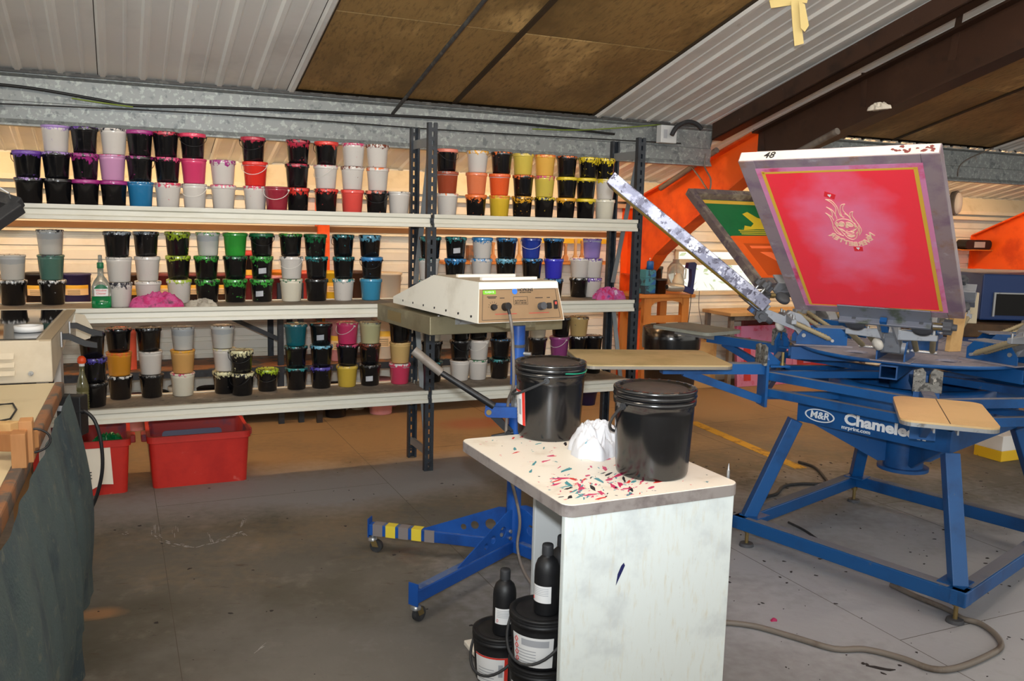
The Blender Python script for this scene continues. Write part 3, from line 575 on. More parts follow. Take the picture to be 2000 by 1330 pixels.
rag('tie_dye_rag', 'rag_tiedye', 'pink and purple tie-dyed rag bundled at the end of middle short shelf', sf(BAY-.14, .10, zm), .105, .06, .085, 8)
# green spray cleaner bottle
p = tosf(onz(199, 601, zm)); t = T('cleaner_bottle', 'clear spray bottle half full of green cleaner on the middle long shelf', 'bottle', sf(p.x, .05, zm), A)
def oval(prof, n=20, fy=.62, o=(0, 0, 0)):
    q = MB(); q.lathe(prof, n); q.v = [(x+o[0], y*fy+o[1], z+o[2]) for x, y, z in q.v]; return q
oval([(0, 0), (.041, 0), (.045, .006), (.045, .085), (.042, .11), (.032, .135), (.018, .155), (.0135, .165), (.0135, .20), (0, .20)]).build('bottle', 'clear_plastic', t)
oval([(0, .0005), (.0412, .0005), (.0453, .006), (.0453, .060), (0, .060)]).build('liquid', 'green_liquid', t)
oval([(.014, .198), (.0155, .2), (.0155, .225), (.012, .227), (0, .227)], fy=1).build('collar', 'green_cap', t)
MB().lathe([(.010, .226), (.009, .262), (0, .264)], 12).box(-.006, .006, -.035, .008, .246, .262).build('spray_head', 'clear_plastic', t)
lb = MB().grid(lambda u, v: (.0455*math.sin((u-.5)*1.5), -.0455*.63*math.cos((u-.5)*1.5)-.0006, .062+v*.05), 10, 1).build('label', 'label_white', t)
MB().grid(lambda u, v: (.0455*math.sin((u-.5)*1.5), -.0455*.63*math.cos((u-.5)*1.5)-.0012, .098+v*.022*(1-.9*(2*u-1)**2)), 10, 1).build('label_band', 'green_cap', lb)
put_text('Window', .014, 'label_red', lb, (0, -.0305, .090), (1, 0, 0), (0, 0, 1)); put_text('Cleaner', .014, 'label_red', lb, (0, -.0305, .075), (1, 0, 0), (0, 0, 1))
# tall ribbed bottle with orange cap
p = tosf(onz(166, 797, zb)); t = T('ribbed_bottle', 'tall ribbed clear bottle with orange cap at end of lower long shelf', 'bottle', sf(p.x-.005, .04, zb), A)
prof = [(0, 0), (.026, 0), (.029, .006)]
for i in range(7): prof += [(.029, .012+i*.013), (.0265, .016+i*.013), (.029, .021+i*.013)]
prof += [(.029, .12), (.022, .15), (.012, .19), (.0115, .225), (0, .225)]
MB().lathe(prof, 20).build('bottle', 'bottle_olive', t); MB().lathe([(.013, .222), (.0135, .238), (0, .238)], 14).build('neck_ring', 'label_white', t)
MB().lathe([(.017, .236), (.021, .245), (.019, .262), (.010, .272), (0, .273)], 14).build('cap', 'cap_orange', t)
# ---------------------------------------------------------------- second rack against the wall
br = T('wall_rack', 'dark slotted rack with worn wooden boards standing against the siding', 'shelving', Ov, A)
for s, mt in ((-2.6, 'rack_post'), (-.60, 'rack_post'), (-.46, 'rack_post'), (1.3, 'rack_post')):
    for yy in (1.45, 1.88): MB().box(s-.02, s+.02, yy, yy+.004, 0, 1.0).box(s-.02, s-.016, yy, yy+.03, 0, 1.0).build('post', mt, br)
MB().bar((-1.05, 1.46, .82), (-.60, 1.46, .60), .03, .006, (0, 1, 0)).build('brace', 'rack_post', br)
MB().box(-.36, -.32, 1.40, 1.43, 0, .86).build('upright', 'steel_bin', br)
ZR1, ZR2 = .868, .42
for s0, s1 in ((-2.7, -.5), (-.5, 1.4)):
    for z in (ZR1, ZR2):
        MB().box(s0, s1, 1.44, 1.92, z-.025, z).build('board', 'wood_edge', br); MB().box(s0, s1, 1.42, 1.44, z-.05, z-.004).build('rail', 'rack_post', br)
def pot(px, yy, z, r, h, mat, lab, lid=None, band=None, cat='tub', name='ink_pail', bail=False, grp=None):
    s = onf(px, 560, yy).x; t = T(name, lab, cat, sf(s, yy, z), A, grp)
    MB().lathe([(0, 0), (r*.9, 0), (r*.93, .004), (r, h*.93), (r*1.04, h*.935), (r*1.04, h*.985), (r*.98, h), (0, h)], 24).build('body', mat, t)
    if lid: MB().lathe([(r*1.05, h*.93), (r*1.08, h*.94), (r*1.08, h*1.01), (r*.98, h*1.03), (0, h*1.02)], 24).build('lid', lid, t)
    if band:
        q = MB().grid(lambda u, v: (r*.985*math.sin((u-.5)*1.9), -r*.985*math.cos((u-.5)*1.9), h*(.28+.34*v)), 10, 1).build('label_band', band, t)
        MB().grid(lambda u, v: (r*.99*math.sin((u-.5)*1.9), -r*.99*math.cos((u-.5)*1.9), h*(.50+.12*v)), 10, 1).build('label_stripe', 'label_yellow' if band != 'label_yellow' else 'label_peach', q)
        for k in range(4): MB().grid(lambda u, v: (r*.992*math.sin((u*.55-.4)*1.7), -r*.992*math.cos((u*.55-.4)*1.7), h*(.31+.042*k+.012*v)), 8, 1).build('print_line', 'ink_dark', q)
    if bail: MB().tube([(r*1.1*math.cos(a), -r*.5*math.sin(a), h*.85-.07*math.sin(a)) for a in [math.pi*i/12 for i in range(13)]], .002, 6).build('handle', 'steel', t)
    return t
Z1 = ZR1+.001
pot(-8, 1.62, Z1, .10, .20, 'pot_white', 'large white pail at the far end of the wall rack board', 'pot_white')
pot(78, 1.60, Z1, .085, .19, 'pot_black', 'black pail with yellow label band behind the sage green tub stack', 'pot_black', 'label_peach')
pot(150, 1.60, Z1, .085, .19, 'pot_navy', 'navy ink pail with pale label and wire bail on wall rack', None, 'label_peach', bail=True)
pot(258, 1.60, Z1, .085, .185, 'pot_brown', 'brown-black pail with yellow label seen between white tub stacks', 'pot_brown', 'label_yellow')
pot(325, 1.60, Z1, .085, .185, 'pot_maroon', 'maroon-lidded pail with yellow label behind the lime-smeared stack', 'pot_maroon', 'label_peach')
pot(378, 1.60, Z1, .085, .185, 'pot_black', 'black pail with orange-banded label behind the green-smeared stack', 'pot_maroon', 'label_peach')
pot(432, 1.60, Z1, .085, .185, 'pot_brown', 'dark brown pail with peach label behind the leaf green tub', 'pot_maroon', 'label_peach')
pot(487, 1.55, Z1, .05, .17, 'pot_maroon', 'slim maroon bottle-shaped pot on the wall rack board', 'pot_red')
pot(486, 1.78, Z1+.0, .06, .33, 'pot_black', 'tall black drum with red lid at back of the wall rack', 'pot_red', 'label_peach')
pot(535, 1.55, Z1, .055, .17, 'pot_maroon', 'small dark maroon pot with pink lid on wall rack', 'pot_pink')
pot(550, 1.70, Z1, .07, .2, 'pot_orange', 'amber-orange pail behind the white handled tub', 'pot_orange')
pot(597, 1.60, Z1, .075, .20, 'pot_red', 'red pail with pale splashed lid on wall rack', 'pot_salmon', bail=True)
pot(651, 1.60, Z1, .075, .20, 'pot_yellow', 'bright yellow pail with white label on wall rack', 'pot_yellow', 'label_peach')
pot(697, 1.60, Z1, .075, .20, 'pot_brown', 'dark brown pail with bail on wall rack', 'pot_brown', None, bail=True)
pot(757, 1.60, Z1, .10, .19, 'pot_white', 'wide cream pail with bail near the centre post, wall rack', 'pot_white', None, bail=True)
Z2 = ZR2+.001
pot(252, 1.55, Z2, .035, .26, 'pot_salmon', 'tall salmon orange bottle with ring lid on low board', 'pot_salmon', None, cat='bottle', name='tall_bottle')
pot(664, 1.60, Z2, .10, .30, 'pot_pink', 'pale printed paper drum stack on low board of wall rack', 'pot_pink', 'label_peach')
pot(748, 1.60, Z2, .085, .34, 'pot_white', 'peach printed tall pail on low board near the tan tub', 'pot_white', 'label_peach')
pot(640, 1.84, Z2, .05, .38, 'pot_orange', 'orange tall bottle standing behind drums on low board', 'pot_orange', name='tall_bottle', cat='bottle')
for i, (px, r, h, mt) in enumerate([(205, .07, .22, 'navy'), (258, .055, .24, 'pink'), (300, .07, .25, 'black'), (342, .06, .28, 'white'), (405, .08, .26, 'black'), (455, .06, .2, 'white'), (655, .08, .24, 'black'), (745, .09, .26, 'pink')]):
    pot(px, 1.58, .001, r, h, 'pot_'+mt, ['navy bucket standing', 'pale pink striped pot standing', 'black bucket standing', 'white drum standing', 'wide black bucket standing', 'short white bucket standing', 'black bin standing', 'pink-grey drum standing'][i]+' on the floor under the wall rack board', 'pot_'+mt)
for i, (px, py, r, h, mt, w_) in enumerate([(552, 805, .025, .14, 'black', 'slim black'), (572, 805, .035, .15, 'grey', 'grey-brown'), (592, 803, .04, .16, 'maroon', 'maroon'), (606, 800, .035, .13, 'yellow', 'yellow'), (626, 802, .045, .13, 'grey', 'dark grey'), (668, 803, .065, .15, 'white', 'wide cream'), (702, 801, .05, .15, 'white', 'narrow white'), (735, 798, .065, .13, 'red', 'red-based'), (765, 795, .06, .13, 'pink', 'pale peach')]):
    g = tosf(onz(px, py, 0)); t = T('floor_jar', '%s jar standing on the floor beneath the wall rack' % w_, 'jar', sf(g.x, g.y+r, .001), A)
    MB().lathe([(0, 0), (r*.95, 0), (r, .004), (r, h*.7), (r*.9, h*.75), (r*.9, h*.8), (0, h*.8)], 18).build('body', 'pot_'+mt, t); MB().lathe([(r*.95, h*.78), (r*.95, h), (0, h)], 18).build('lid', 'pot_white', t)
# ---------------------------------------------------------------- red crates
def crate(s0, s1, y0, y1, h, label):
    t = T('red_crate', label, 'crate', sf((s0+s1)/2, (y0+y1)/2, 0), A); L_, W_ = (s1-s0), (y1-y0); th = .008
    def ring(f0, f1, z0, z1, inn, mat, nm, r=.03):
        a, c = rr(L_*f0, W_*f0, r), rr(L_*f1, W_*f1, r); n = len(a); q = MB()
        v = [(x, y, z0) for x, y in a]+[(x, y, z1) for x, y in c]; q.add(v, [(i, (i+1) % n, n+(i+1) % n, n+i) if not inn else (i, n+i, n+(i+1) % n, (i+1) % n) for i in range(n)], True); return q
    q = ring(.93, .985, 0, h-.03, False, 0, 0); a = rr(L_*.93, W_*.93, .03); q.add([(x, y, 0) for x, y in a], [tuple(range(len(a)))[::-1]]); q.build('wall', 'crate_red', t)
    q = ring(.9, .95, .012, h, True, 0, 0); a = rr(L_*.9, W_*.9, .03); q.add([(x, y, .012) for x, y in a], [tuple(range(len(a)))]); q.build('liner', 'crate_red_in', t)
    q = MB(); a, c = rr(L_*1.02, W_*1.02, .035), rr(L_*.95, W_*.95, .03); q.prism(a, (0, 0, h-.035), (1, 0, 0), (0, 1, 0), (0, 0, .035), [c[::-1]]); q.build('rim', 'crate_red', t)
    for e in (-1, 1): MB().box(e*L_*.5, e*(L_*.5+.03), -.05, .05, h-.06, h-.02).build('lug', 'crate_red_in', t, bevel=.006)
    return t
crate(-1.512, -.99, .15, .56, .285, 'empty open red plastic crate under the lower long shelf')
k2 = crate(-2.12, -1.60, .13, .54, .29, 'red plastic crate with torn paper label and green bag inside')
pp = [(-.26, .04), (.065, .045), (.075, -.155), (.02, -.15), (-.05, -.185), (-.26, -.18)]
pl = MB().prism(pp, (.10, -.205, .215), (1, 0, 0), (0, .08, 1), (0, -.001, 0)).build('paper_label', 'paper', k2)
put_text('ONE', .055, 'ink_dark', pl, (.02, -.224, .115), (1, .0, .02), (0, .08, 1)); MB().tube([(-.07, -.2175, .19), (-.04, -.2172, .198), (-.01, -.2175, .188), (.02, -.217, .20), (.05, -.2172, .192)], .0012, 5).build('pen_scribble', 'label_grey', pl)
rag('green_bag', 'green_liquid', 'crumpled green plastic bag inside the labelled red crate', sf(-1.70, .30, .20), .09, .08, .10, 11, cat='bag'); rag('clear_bag', 'bottle_olive', 'brownish clear plastic bag inside the labelled red crate', sf(-1.95, .30, .20), .10, .09, .10, 12, cat='bag')
t = tag(MB().prism(rr(.32, .22, .02), (-1.27, .42, .135), (1, 0, 0), (0, .25, 1), (0, .006, 0)).build('purple_tray', 'pot_navy', loc=Ov, rz=A), 'dirty purple plastic tray leaning inside the empty red crate', 'tray')

# ---------------------------------------------------------------- squeegees and pots behind the short bay
zs, zr = onf(1000, 510, 1.80).z, onf(1100, 471, 1.80).z; sa, sb_ = onf(858, 510, 1.80).x, onf(1195, 510, 1.80).x
sq = T('squeegee_shelf', 'orange-stained wall shelf with a yellow rail behind the blue tubs', 'shelf', Ov, A)
MB().box(sa, sb_, 1.70, 1.97, zs-.02, zs).build('board', 'wood_orange', sq); MB().box(onf(1040, 471, 1.8).x, sb_, 1.90, 1.93, zr-.02, zr+.02).build('rail', 'pot_yellow', sq)
MB().box(onf(925, 480, 1.8).x, onf(945, 480, 1.8).x, 1.9, 1.97, zs, zs+.12).build('bracket', 'wood_edge', sq)
for k, px in enumerate((966, 1017, 1030, 1072, 1108, 1127, 1140)):
    q = onf(px, 490, 1.80); t = T('squeegee', ['light', 'honey', 'pale', 'waxy', 'thin', 'long', 'short'][k]+' wooden squeegee handle standing on the orange wall shelf', 'squeegee', sf(q.x, 1.82, zs+.001), A)
    hh_ = .15+.012*((k*3) % 4)
    MB().prism([(-.022, 0), (.022, 0), (.024, .03), (.010, .055), (.008, hh_-.03), (.014, hh_-.01), (.010, hh_), (-.010, hh_), (-.014, hh_-.01), (-.008, hh_-.03), (-.010, .055), (-.024, .03)], (0, 0, 0), (1, 0, .05*((k % 3)-1)), (0, 0, 1), (0, .02, 0)).build('handle', 'ply' if k % 2 else 'wood', t)
    MB().box(-.022, .022, .004, .014, 0, .012).build('blade', 'rubber_white', t)
pot(908, 1.62, Z1, .08, .15, 'pot_white', 'cream pail on wall rack behind the pale blue tub', 'pot_white'); pot(1008, 1.62, Z1, .07, .14, 'pot_pink', 'peach pail on the wall rack behind the blue-smeared stack', 'pot_white'); pot(1062, 1.62, Z1, .06, .10, 'pot_orange', 'low orange tin on the wall rack behind the royal blue tub', 'pot_orange', cat='tin')
g = tosf(onz(1152, 792, 0)); t = T('navy_tub', 'navy tub on the floor below the lower short shelf', 'tub', sf(g.x, g.y+.06, .001), A); MB().lathe([(0, 0), (.07, 0), (.085, .10), (.09, .102), (.09, .12), (0, .118)], 24).build('body', 'navy', t); MB().lathe([(.091, .108), (.093, .124), (.08, .128), (0, .126)], 24).build('lid', 'navy', t)
# ---------------------------------------------------------------- carousel screen press
PCV = Vector((1.80, 3.90, 0))
press = T('screen_press', 'blue six-arm carousel screen printing press on a square tube frame', 'printing press', PCV)
BC = [Vector((-.715, .02, 0)), Vector((-.09, -.76, 0)), Vector((.715, -.02, 0)), Vector((.09, .76, 0))]
def Z(p, z): return Vector((p[0], p[1], z))
for i in range(4):
    a, c = BC[i], BC[(i+1) % 4]; d = (c-a).normalized()
    MB().bar(Z(a-d*.03, .115), Z(c+d*.03, .115), .06, .06).build('base_rail', 'press_blue', press, bevel=.004)
    n = Vector((-d.y, d.x, 0)); MB().bar(Z(a+d*.04, .1465), Z(c-d*.04, .1465), .05, .002).build('dust_film', 'press_dusty', press)
    e = -a.normalized(); top = a*.70
    MB().bar(Z(a+e*.03, .14), Z(top, .605), .058, .058, (e.x, e.y, 0)).build('leg', 'press_blue', press, bevel=.004)
    MB().obox(Z(a+e*.06-d*.05-n*.05, .146), d*.10, n*.10, (0, 0, .006)).build('foot_plate', 'press_blue', press)
    ft = MB().cyl(Z(a+e*.03, .0), Z(a+e*.03, .014), .034, .03, 18).build('foot_pad', 'knob_grey', press)
    MB().cyl(Z(a+e*.03, .012), Z(a+e*.03, .086), .0085, n=10).cyl(Z(a+e*.03, .066), Z(a+e*.03, .08), .016, n=6).build('screw', 'brass', ft)
# body panels, gussets, hub
KB = .69
bc = [q*KB for q in BC]
for i in range(4):
    a, c = bc[i], bc[(i+1) % 4]; d = (c-a).normalized(); o_ = Vector((d.y, -d.x, 0))
    if o_.dot(a+c) < 0: o_ = -o_
    pn = MB().obox(Z(a, .602), c-a, -o_*.014, (0, 0, .09)).build('body_panel', 'press_blue', press)
    if i == 0:
        mid = (a+c)/2; up = Vector((0, 0, 1)); L_ = (c-a).length; nn = o_*.002
        def at(u, z): return Z(a+d*L_*u, z)+nn
        el = [(.074*math.cos(t*math.tau/32), .029*math.sin(t*math.tau/32)) for t in range(32)]; ei = [(x*.9, y*.84) for x, y in el]
        lg = MB().prism(el, at(.165, .646), d, up, o_*.0008, [ei[::-1]]).build('logo', 'print_white', pn)
        put_text('M&R', .044, 'print_white', lg, at(.165, .646), d, up, off=.001, shear=.1, sx=1.08)
        put_text('Chameleon', .064, 'print_white', pn, at(.60, .655), d, up, off=.0026, sx=1.22)
        put_text('mrprint.com', .023, 'print_white', pn, at(.42, .6185), d, up, off=.0005, sx=1.15)
    g = a.normalized(); MB().prism([(.06, .43), (.12, .43), (a.length*.9, .602), (.06, .602)], g.cross(up if i == 0 else Vector((0, 0, 1)))*-.005, g, (0, 0, 1), g.cross(Vector((0, 0, 1)))*.01).build('gusset', 'press_blue', press)
MB().cyl((0, 0, .40), (0, 0, .93), .085, n=28).cyl((0, 0, .395), (0, 0, .41), .11, n=28).build('hub', 'press_blue', press)
MB().lathe([(.33, .64), (.345, .65), (.345, .80), (.33, .81), (.30, .81), (.30, .66)], 36, caps=False).build('drum', 'press_blue', press)
MB().lathe([(0, .655), (.33, .655), (.33, .645), (0, .645)], 36).build('floor_pan', 'press_blue', press)
# lower carousel: ring of double rails between arm brackets
ANG = [187.5, 250, 310, 8, 67, 127.5]; RR_ = .69
def pol(a, r, z=0): a = math.radians(a); return Vector((r*math.cos(a), r*math.sin(a), z))
for i, a in enumerate(ANG):
    a2 = ANG[(i+1) % 6]; p_, q_ = pol(a, RR_), pol(a2, RR_); d = (q_-p_).normalized()
    for z, h in ((.826, .034), (.753, .034)):
        MB().bar(Z(p_+d*.02, z), Z(q_-d*.02, z), .032, h).build('ring_rail', 'press_blue', press)
        MB().bar(Z(p_+d*.03, z+h/2+.0006), Z(q_-d*.03, z+h/2+.0006), .026, .001).build('dust_film', 'press_dusty', press)
    o_ = pol(a, 1); t_ = Vector((-o_.y, o_.x, 0))
    for z in (.83, .735): MB().bar(o_*.09+Vector((0, 0, z)), o_*(RR_-.01)+Vector((0, 0, z)), .03, .03).build('spoke', 'press_blue', press)
    br_ = MB().prism([(-.045, .69), (.045, .69), (.045, .90), (.015, .94), (.015, .90), (-.015, .90), (-.015, .94), (-.045, .93)], o_*RR_, t_, (0, 0, 1), o_*.012).build('arm_bracket', 'press_blue', press)
    MB().obox(o_*(RR_-.10)-t_*.035+Vector((0, 0, .865)), o_*.09, t_*.07, (0, 0, .008)).prism([(0, 0), (.07, 0), (0, .06)], o_*(RR_-.012)-t_*.004+Vector((0, 0, .873)), -o_, (0, 0, 1), t_*.008).build('gusset', 'press_blue', br_)
    MB().cyl(o_*(RR_-.07)+t_*.02+Vector((0, 0, .875)), o_*(RR_-.07)+t_*.02+Vector((0, 0, .93)), .007, n=8).cyl(o_*(RR_-.07)+t_*.02+Vector((0, 0, .872)), o_*(RR_-.07)+t_*.02+Vector((0, 0, .884)), .011, n=6).build('stop_bolt', 'brass', br_)
    MB().prism([(-.05, .875), (-.05, .955), (-.02, .965), (-.008, .95), (-.008, .91), (.008, .91), (.008, .95), (.02, .965), (.05, .955), (.05, .875)], o_*(RR_+.013), t_, (0, 0, 1), o_*.014).build('fork_block', 'hammered', br_)
    ext = {0: 1.16, 1: 1.10, 5: 1.16}.get(i, 1.0)
    arm = MB().bar(o_*(RR_+.012)+Vector((0, 0, .855)), o_*ext+Vector((0, 0, .855)), .05, .045).build('platen_arm', 'press_blue', press)
    MB().bar(o_*(RR_+.02)+Vector((0, 0, .879)), o_*ext+Vector((0, 0, .879)), .044, .002).build('dust_film', 'press_dusty', arm)
    MB().bar(o_*(RR_+.01)+Vector((0, 0, .715)), o_*(ext-.10)+Vector((0, 0, .838)), .024, .034).build('strut', 'press_blue', press)
# platens (lift off the arms)
def platen(a, r0, r1, w_, mat, label, zt_=.902, line=False, rim='platen_rim'):
    o_ = pol(a, 1); t_ = Vector((-o_.y, o_.x, 0)); M = Matrix((o_, t_, Vector((0, 0, 1)))).transposed().to_4x4(); M.translation = PCV+o_*((r0+r1)/2)
    t = T('platen', label, 'platen', M=M); L_ = r1-r0
    MB().prism(rr(L_, w_, .04, 6), (0, 0, zt_-.006), (1, 0, 0), (0, 1, 0), (0, 0, .006)).build('board', mat, t)
    MB().prism(rr(L_, w_, .04, 6), (0, 0, zt_-.018), (1, 0, 0), (0, 1, 0), (0, 0, .012)).build('rim', rim, t)
    MB().box(-L_*.38, L_*.30, -.03, .03, zt_-.026, zt_-.018).build('rail', 'steel', t)
    for x in (-L_*.05, L_*.16): MB().lathe([(.014, 0), (.018, .004), (.018, .012), (.012, .016), (0, .016)], 12, (x, -.045, zt_-.036)).build('knob', 'hazard_yellow', t)
    MB().box(-L_*.38, L_*.30, -.036, -.031, zt_-.05, zt_-.018).box(-L_*.38, L_*.30, .031, .036, zt_-.05, zt_-.018).build('bracket', 'steel', t)
    if line: MB().box(-L_*.5, L_*.49, -.0015, .0015, zt_, zt_+.0004).build('centre_line', 'line_dark', t)
    return t
platen(187.2, .91, 1.54, .43, 'platen_olive', 'large tan wooden platen beside the black buckets')
platen(250.1, .995, 1.415, .275, 'platen_tan', 'small tan sleeve platen with dark centre line and metal rim', line=True, rim='steel')
platen(127.5, 1.05, 1.47, .30, 'platen_grey', 'grey worn platen over the dark bin', rim='platen_grey')
# upper carousel disk
hole = pol(268, .40)
dk = MB().prism(circ(0, 0, .49, 72), (0, 0, .940), (1, 0, 0), (0, 1, 0), (0, 0, .01), [circ(*pol(h_, .36)[:2], .05, 20)[::-1] for h_ in (267, 327, 27, 87, 147, 207)]).build('carousel_disk', 'disk_dusty', press)
MB().lathe([(.493, .936), (.495, .938), (.495, .948), (.493, .9495)], 72, caps=False).build('rim_band', 'press_blue', dk)
tv = Vector((0, 1, 0))
def spring_mesh(p_, q_):
    p_, q_ = Vector(p_), Vector(q_); L_ = (q_-p_).length; prof = [(.004, 0)]
    n = 13
    for i in range(n): z = .012+(L_-.024)*i/n; prof += [(.0085, z), (.0115, z+(L_-.024)/n*.5)]
    prof += [(.0085, L_-.012), (.004, L_)]
    return MB().lathe(prof, 10, p_, q_-p_)
def build_head(ang, R, zb, ti):
    R0 = Vector((R, 0, zb)); upv, ndv = Vector((math.cos(ti), 0, math.sin(ti))), Vector((math.sin(ti), 0, -math.cos(ti)))
    hd = MB().prism([(.43, .985), (.50, .985), (.55, 1.05), (.575, 1.075), (.55, 1.10), (.50, 1.085), (.465, 1.05)], (0, -.03, 0), (1, 0, 0), (0, 0, 1), (0, .06, 0))
    for s_ in (-1, 1): hd.prism([(0, -.02), (0, .022), (.15, .010), (.15, -.012)], (.545, s_*.02, 1.065), (0, s_, 0), (0, 0, 1), (.022, 0, 0))
    hd.cyl((.455, -.05, 1.0), (.455, .05, 1.0), .024, n=18)
    h_ = hd.build('print_head', 'cast_grey', press, bevel=.003)
    for s_ in (-1, 1):
        MB().bar((.48, s_*.026, 1.02), R0-upv*.05+Vector((0, s_*.026, 0)), .008, .04).build('arm_bar', 'cast_grey', h_)
        MB().prism([(.30, .955), (.52, .955), (.52, .985), (.485, 1.03), (.33, 1.03), (.30, 1.0)], (0, s_*.052-.003, 0), (1, 0, 0), (0, 0, 1), (0, .006, 0)).build('side_plate', 'press_blue', h_)
        MB().cyl((.49, s_*.056, .995), (.49, s_*.062, .995), .009, n=10).build('bolt', 'steel', h_)
    MB().box(.30, .43, -.052, .052, 1.028, 1.033).build('top_plate', 'press_dusty', h_)
    MB().box(.28, .53, -.075, .075, .9505, .955).build('base_plate', 'disk_dusty', h_)
    tb = MB()
    for a_, c_, e_, f_ in ((-.034, .034, .882, .888), (-.034, .034, .932, .938), (-.034, -.028, .888, .932), (.028, .034, .888, .932)): tb.box(.12, .535, a_, c_, e_, f_)
    tb.build('radial_tube', 'press_blue', h_)
    for y in (-.155, -.085, .085, .155):
        spring_mesh((.56, y, 1.062), (.385, y*.85, .988)).build('spring', 'spring', h_)
        MB().cyl((.556, y, 1.055), (.556, y, 1.092), .006, n=8).build('spring_bolt', 'steel', h_)
    MB().cyl((.385, -.15, .986), (.385, .15, .986), .007, n=10).build('spring_rod', 'steel_bright', h_)
    MB().lathe([(0, 0), (.022, .004), (.027, .014), (.022, .024), (0, .028)], 16, (.57, -.032, 1.03), (.6, -.5, -.4)).build('bumper', 'rubber_white', h_)
    # tilted arm and clamp jaw
    MB().obox(R0-upv*.06-tv*.03+ndv*.006, upv*.06, tv*.06, -ndv*.05).obox(R0-upv*.012-tv*.165+ndv*.002, upv*.012, tv*.33, -ndv*.055).build('clamp_base', 'cast_grey', h_, bevel=.002)
    MB().obox(R0-upv*.03-tv*.165+ndv*.003, upv*.085, tv*.33, ndv*.006).obox(R0-upv*.03-tv*.165+ndv*.003, upv*.012, tv*.33, ndv*.03).build('clamp_jaw', 'clamp_plate', h_, bevel=.002)
    MB().obox(R0-tv*.165-ndv*.047, upv*.05, tv*.33, -ndv*.006).build('clamp_bar', 'cast_grey', h_)
    def knob(c, d, r=.024, ln=.05):
        c, d = Vector(c), Vector(d).normalized(); k_ = MB().cyl(c, c+d*ln*.45, .007, n=8).build('knob_stem', 'steel', h_)
        pr_ = []
        q = MB(); n = 18; e1 = d.orthogonal().normalized(); e2 = d.cross(e1)
        q.prism([(r*(1+.12*math.cos(6*i*math.tau/36))*math.cos(i*math.tau/36), r*(1+.12*math.cos(6*i*math.tau/36))*math.sin(i*math.tau/36)) for i in range(36)], c+d*ln*.45, e1, e2, d*ln*.35)
        q.cyl(c+d*ln*.8, c+d*ln, r*.5, r*.45, 12); q.build('knob', 'knob_grey', h_)
    for y in (-.10, .10): knob(R0+upv*.025-ndv*.053+tv*y, -ndv, .026, .07)
    knob(R0-upv*.02+tv*.17+ndv*.02, tv, .026, .08)
    for y in (-.11, .13):
        MB().lathe([(.012, -.012), (.034, -.012), (.038, -.006), (.038, .006), (.034, .012), (.012, .012)], 22, R0-upv*.055+tv*y+ndv*.012, ndv).build('wheel', 'knob_grey', h_)
    MB().obox(R0-upv*.075-tv*.012+ndv*.012, upv*.075, tv*.024, ndv*.02).build('stop_block', 'press_blue', h_)
    MB().cyl(R0-upv*.03+tv*.17+ndv*.015, R0-upv*.03+tv*.20+ndv*.015, .014, n=12).build('collar', 'brass', h_)
    h_.rotation_euler = (0, 0, math.radians(ang)); return h_
TI = math.radians(38.2)
HEADS = {'red': (236.4, .71, 1.154, math.radians(38.36)), 'silver': (172.8, .71, 1.118, math.radians(37.6)), 'green': (118.5, .71, 1.16, math.radians(39)), 'a': (297, .71, 1.14, TI), 'b': (357, .71, 1.14, TI), 'c': (57, .71, 1.14, TI)}
for hk in HEADS.values(): build_head(*hk)
wq = ony(1866, 700, 3.80)-PCV
MB().obox((wq.x-.03, wq.y, .952), (.06, .02, 0), (-.01, .02, 0), (.01, 0, .17)).build('wood_wedge', 'ply', press)
MB().cyl((0, 0, .95), (0, 0, 1.02), .10, n=28).build('top_hub', 'press_blue', press)
# ---------------------------------------------------------------- screens held in the clamps
def screen(hk, W_, H_, fw_, frame_mat, label, sh=0, tw=0, th=.042, end_mat=None, fe=None):
    a, R, zb, ti = HEADS[hk]; fe = fe or fw_
    o_ = pol(a, 1); t_ = Vector((-o_.y, o_.x, 0)); up = o_*math.cos(ti)+Vector((0, 0, math.sin(ti)))
    t2 = t_*math.cos(tw)+up*math.sin(tw); u2 = up*math.cos(tw)-t_*math.sin(tw); n = t2.cross(u2)
    M = Matrix((t2, u2, n)).transposed().to_4x4(); M.translation = PCV+o_*R+t_*sh+Vector((0, 0, zb))
    t = T('print_screen', label, 'screen', M=M)
    MB().box(-W_/2, -W_/2+fw_, 0, H_, -th, 0).build('frame_bar', frame_mat, t, bevel=.003); MB().box(W_/2-fw_, W_/2, 0, H_, -th, 0).build('frame_bar', frame_mat, t, bevel=.003)
    MB().box(-W_/2+fw_, W_/2-fw_, 0, fe, -th, 0).build('frame_bar', frame_mat, t); MB().box(-W_/2+fw_, W_/2-fw_, H_-fe, H_, -th, 0).build('frame_bar', frame_mat, t)
    if end_mat: MB().box(-W_/2+.004, W_/2-.004, H_, H_+.0012, -th+.003, -.003).build('end_tape', end_mat, t)
    return t
W_, H_ = .611, .864; fb = .054; fe_ = .04
rs = screen('red', W_, H_, fb, 'screen_alu', 'large silver-framed screen with red mesh and flaming skull design', -.032, .036, end_mat='screen_end', fe=fe_)
def rect(x0, x1, y0, y1, z, mat, nm, par): return MB().box(x0, x1, y0, y1, z, z+.0006).build(nm, mat, par)
ms = rect(-W_/2+fb-.004, W_/2-fb+.004, fe_-.004, H_-fe_+.004, .0003, 'mesh_lilac', 'mesh', rs)
rect(-W_/2+.070, W_/2-.068, .048, H_-.056, .0010, 'mesh_red', 'emulsion', ms)
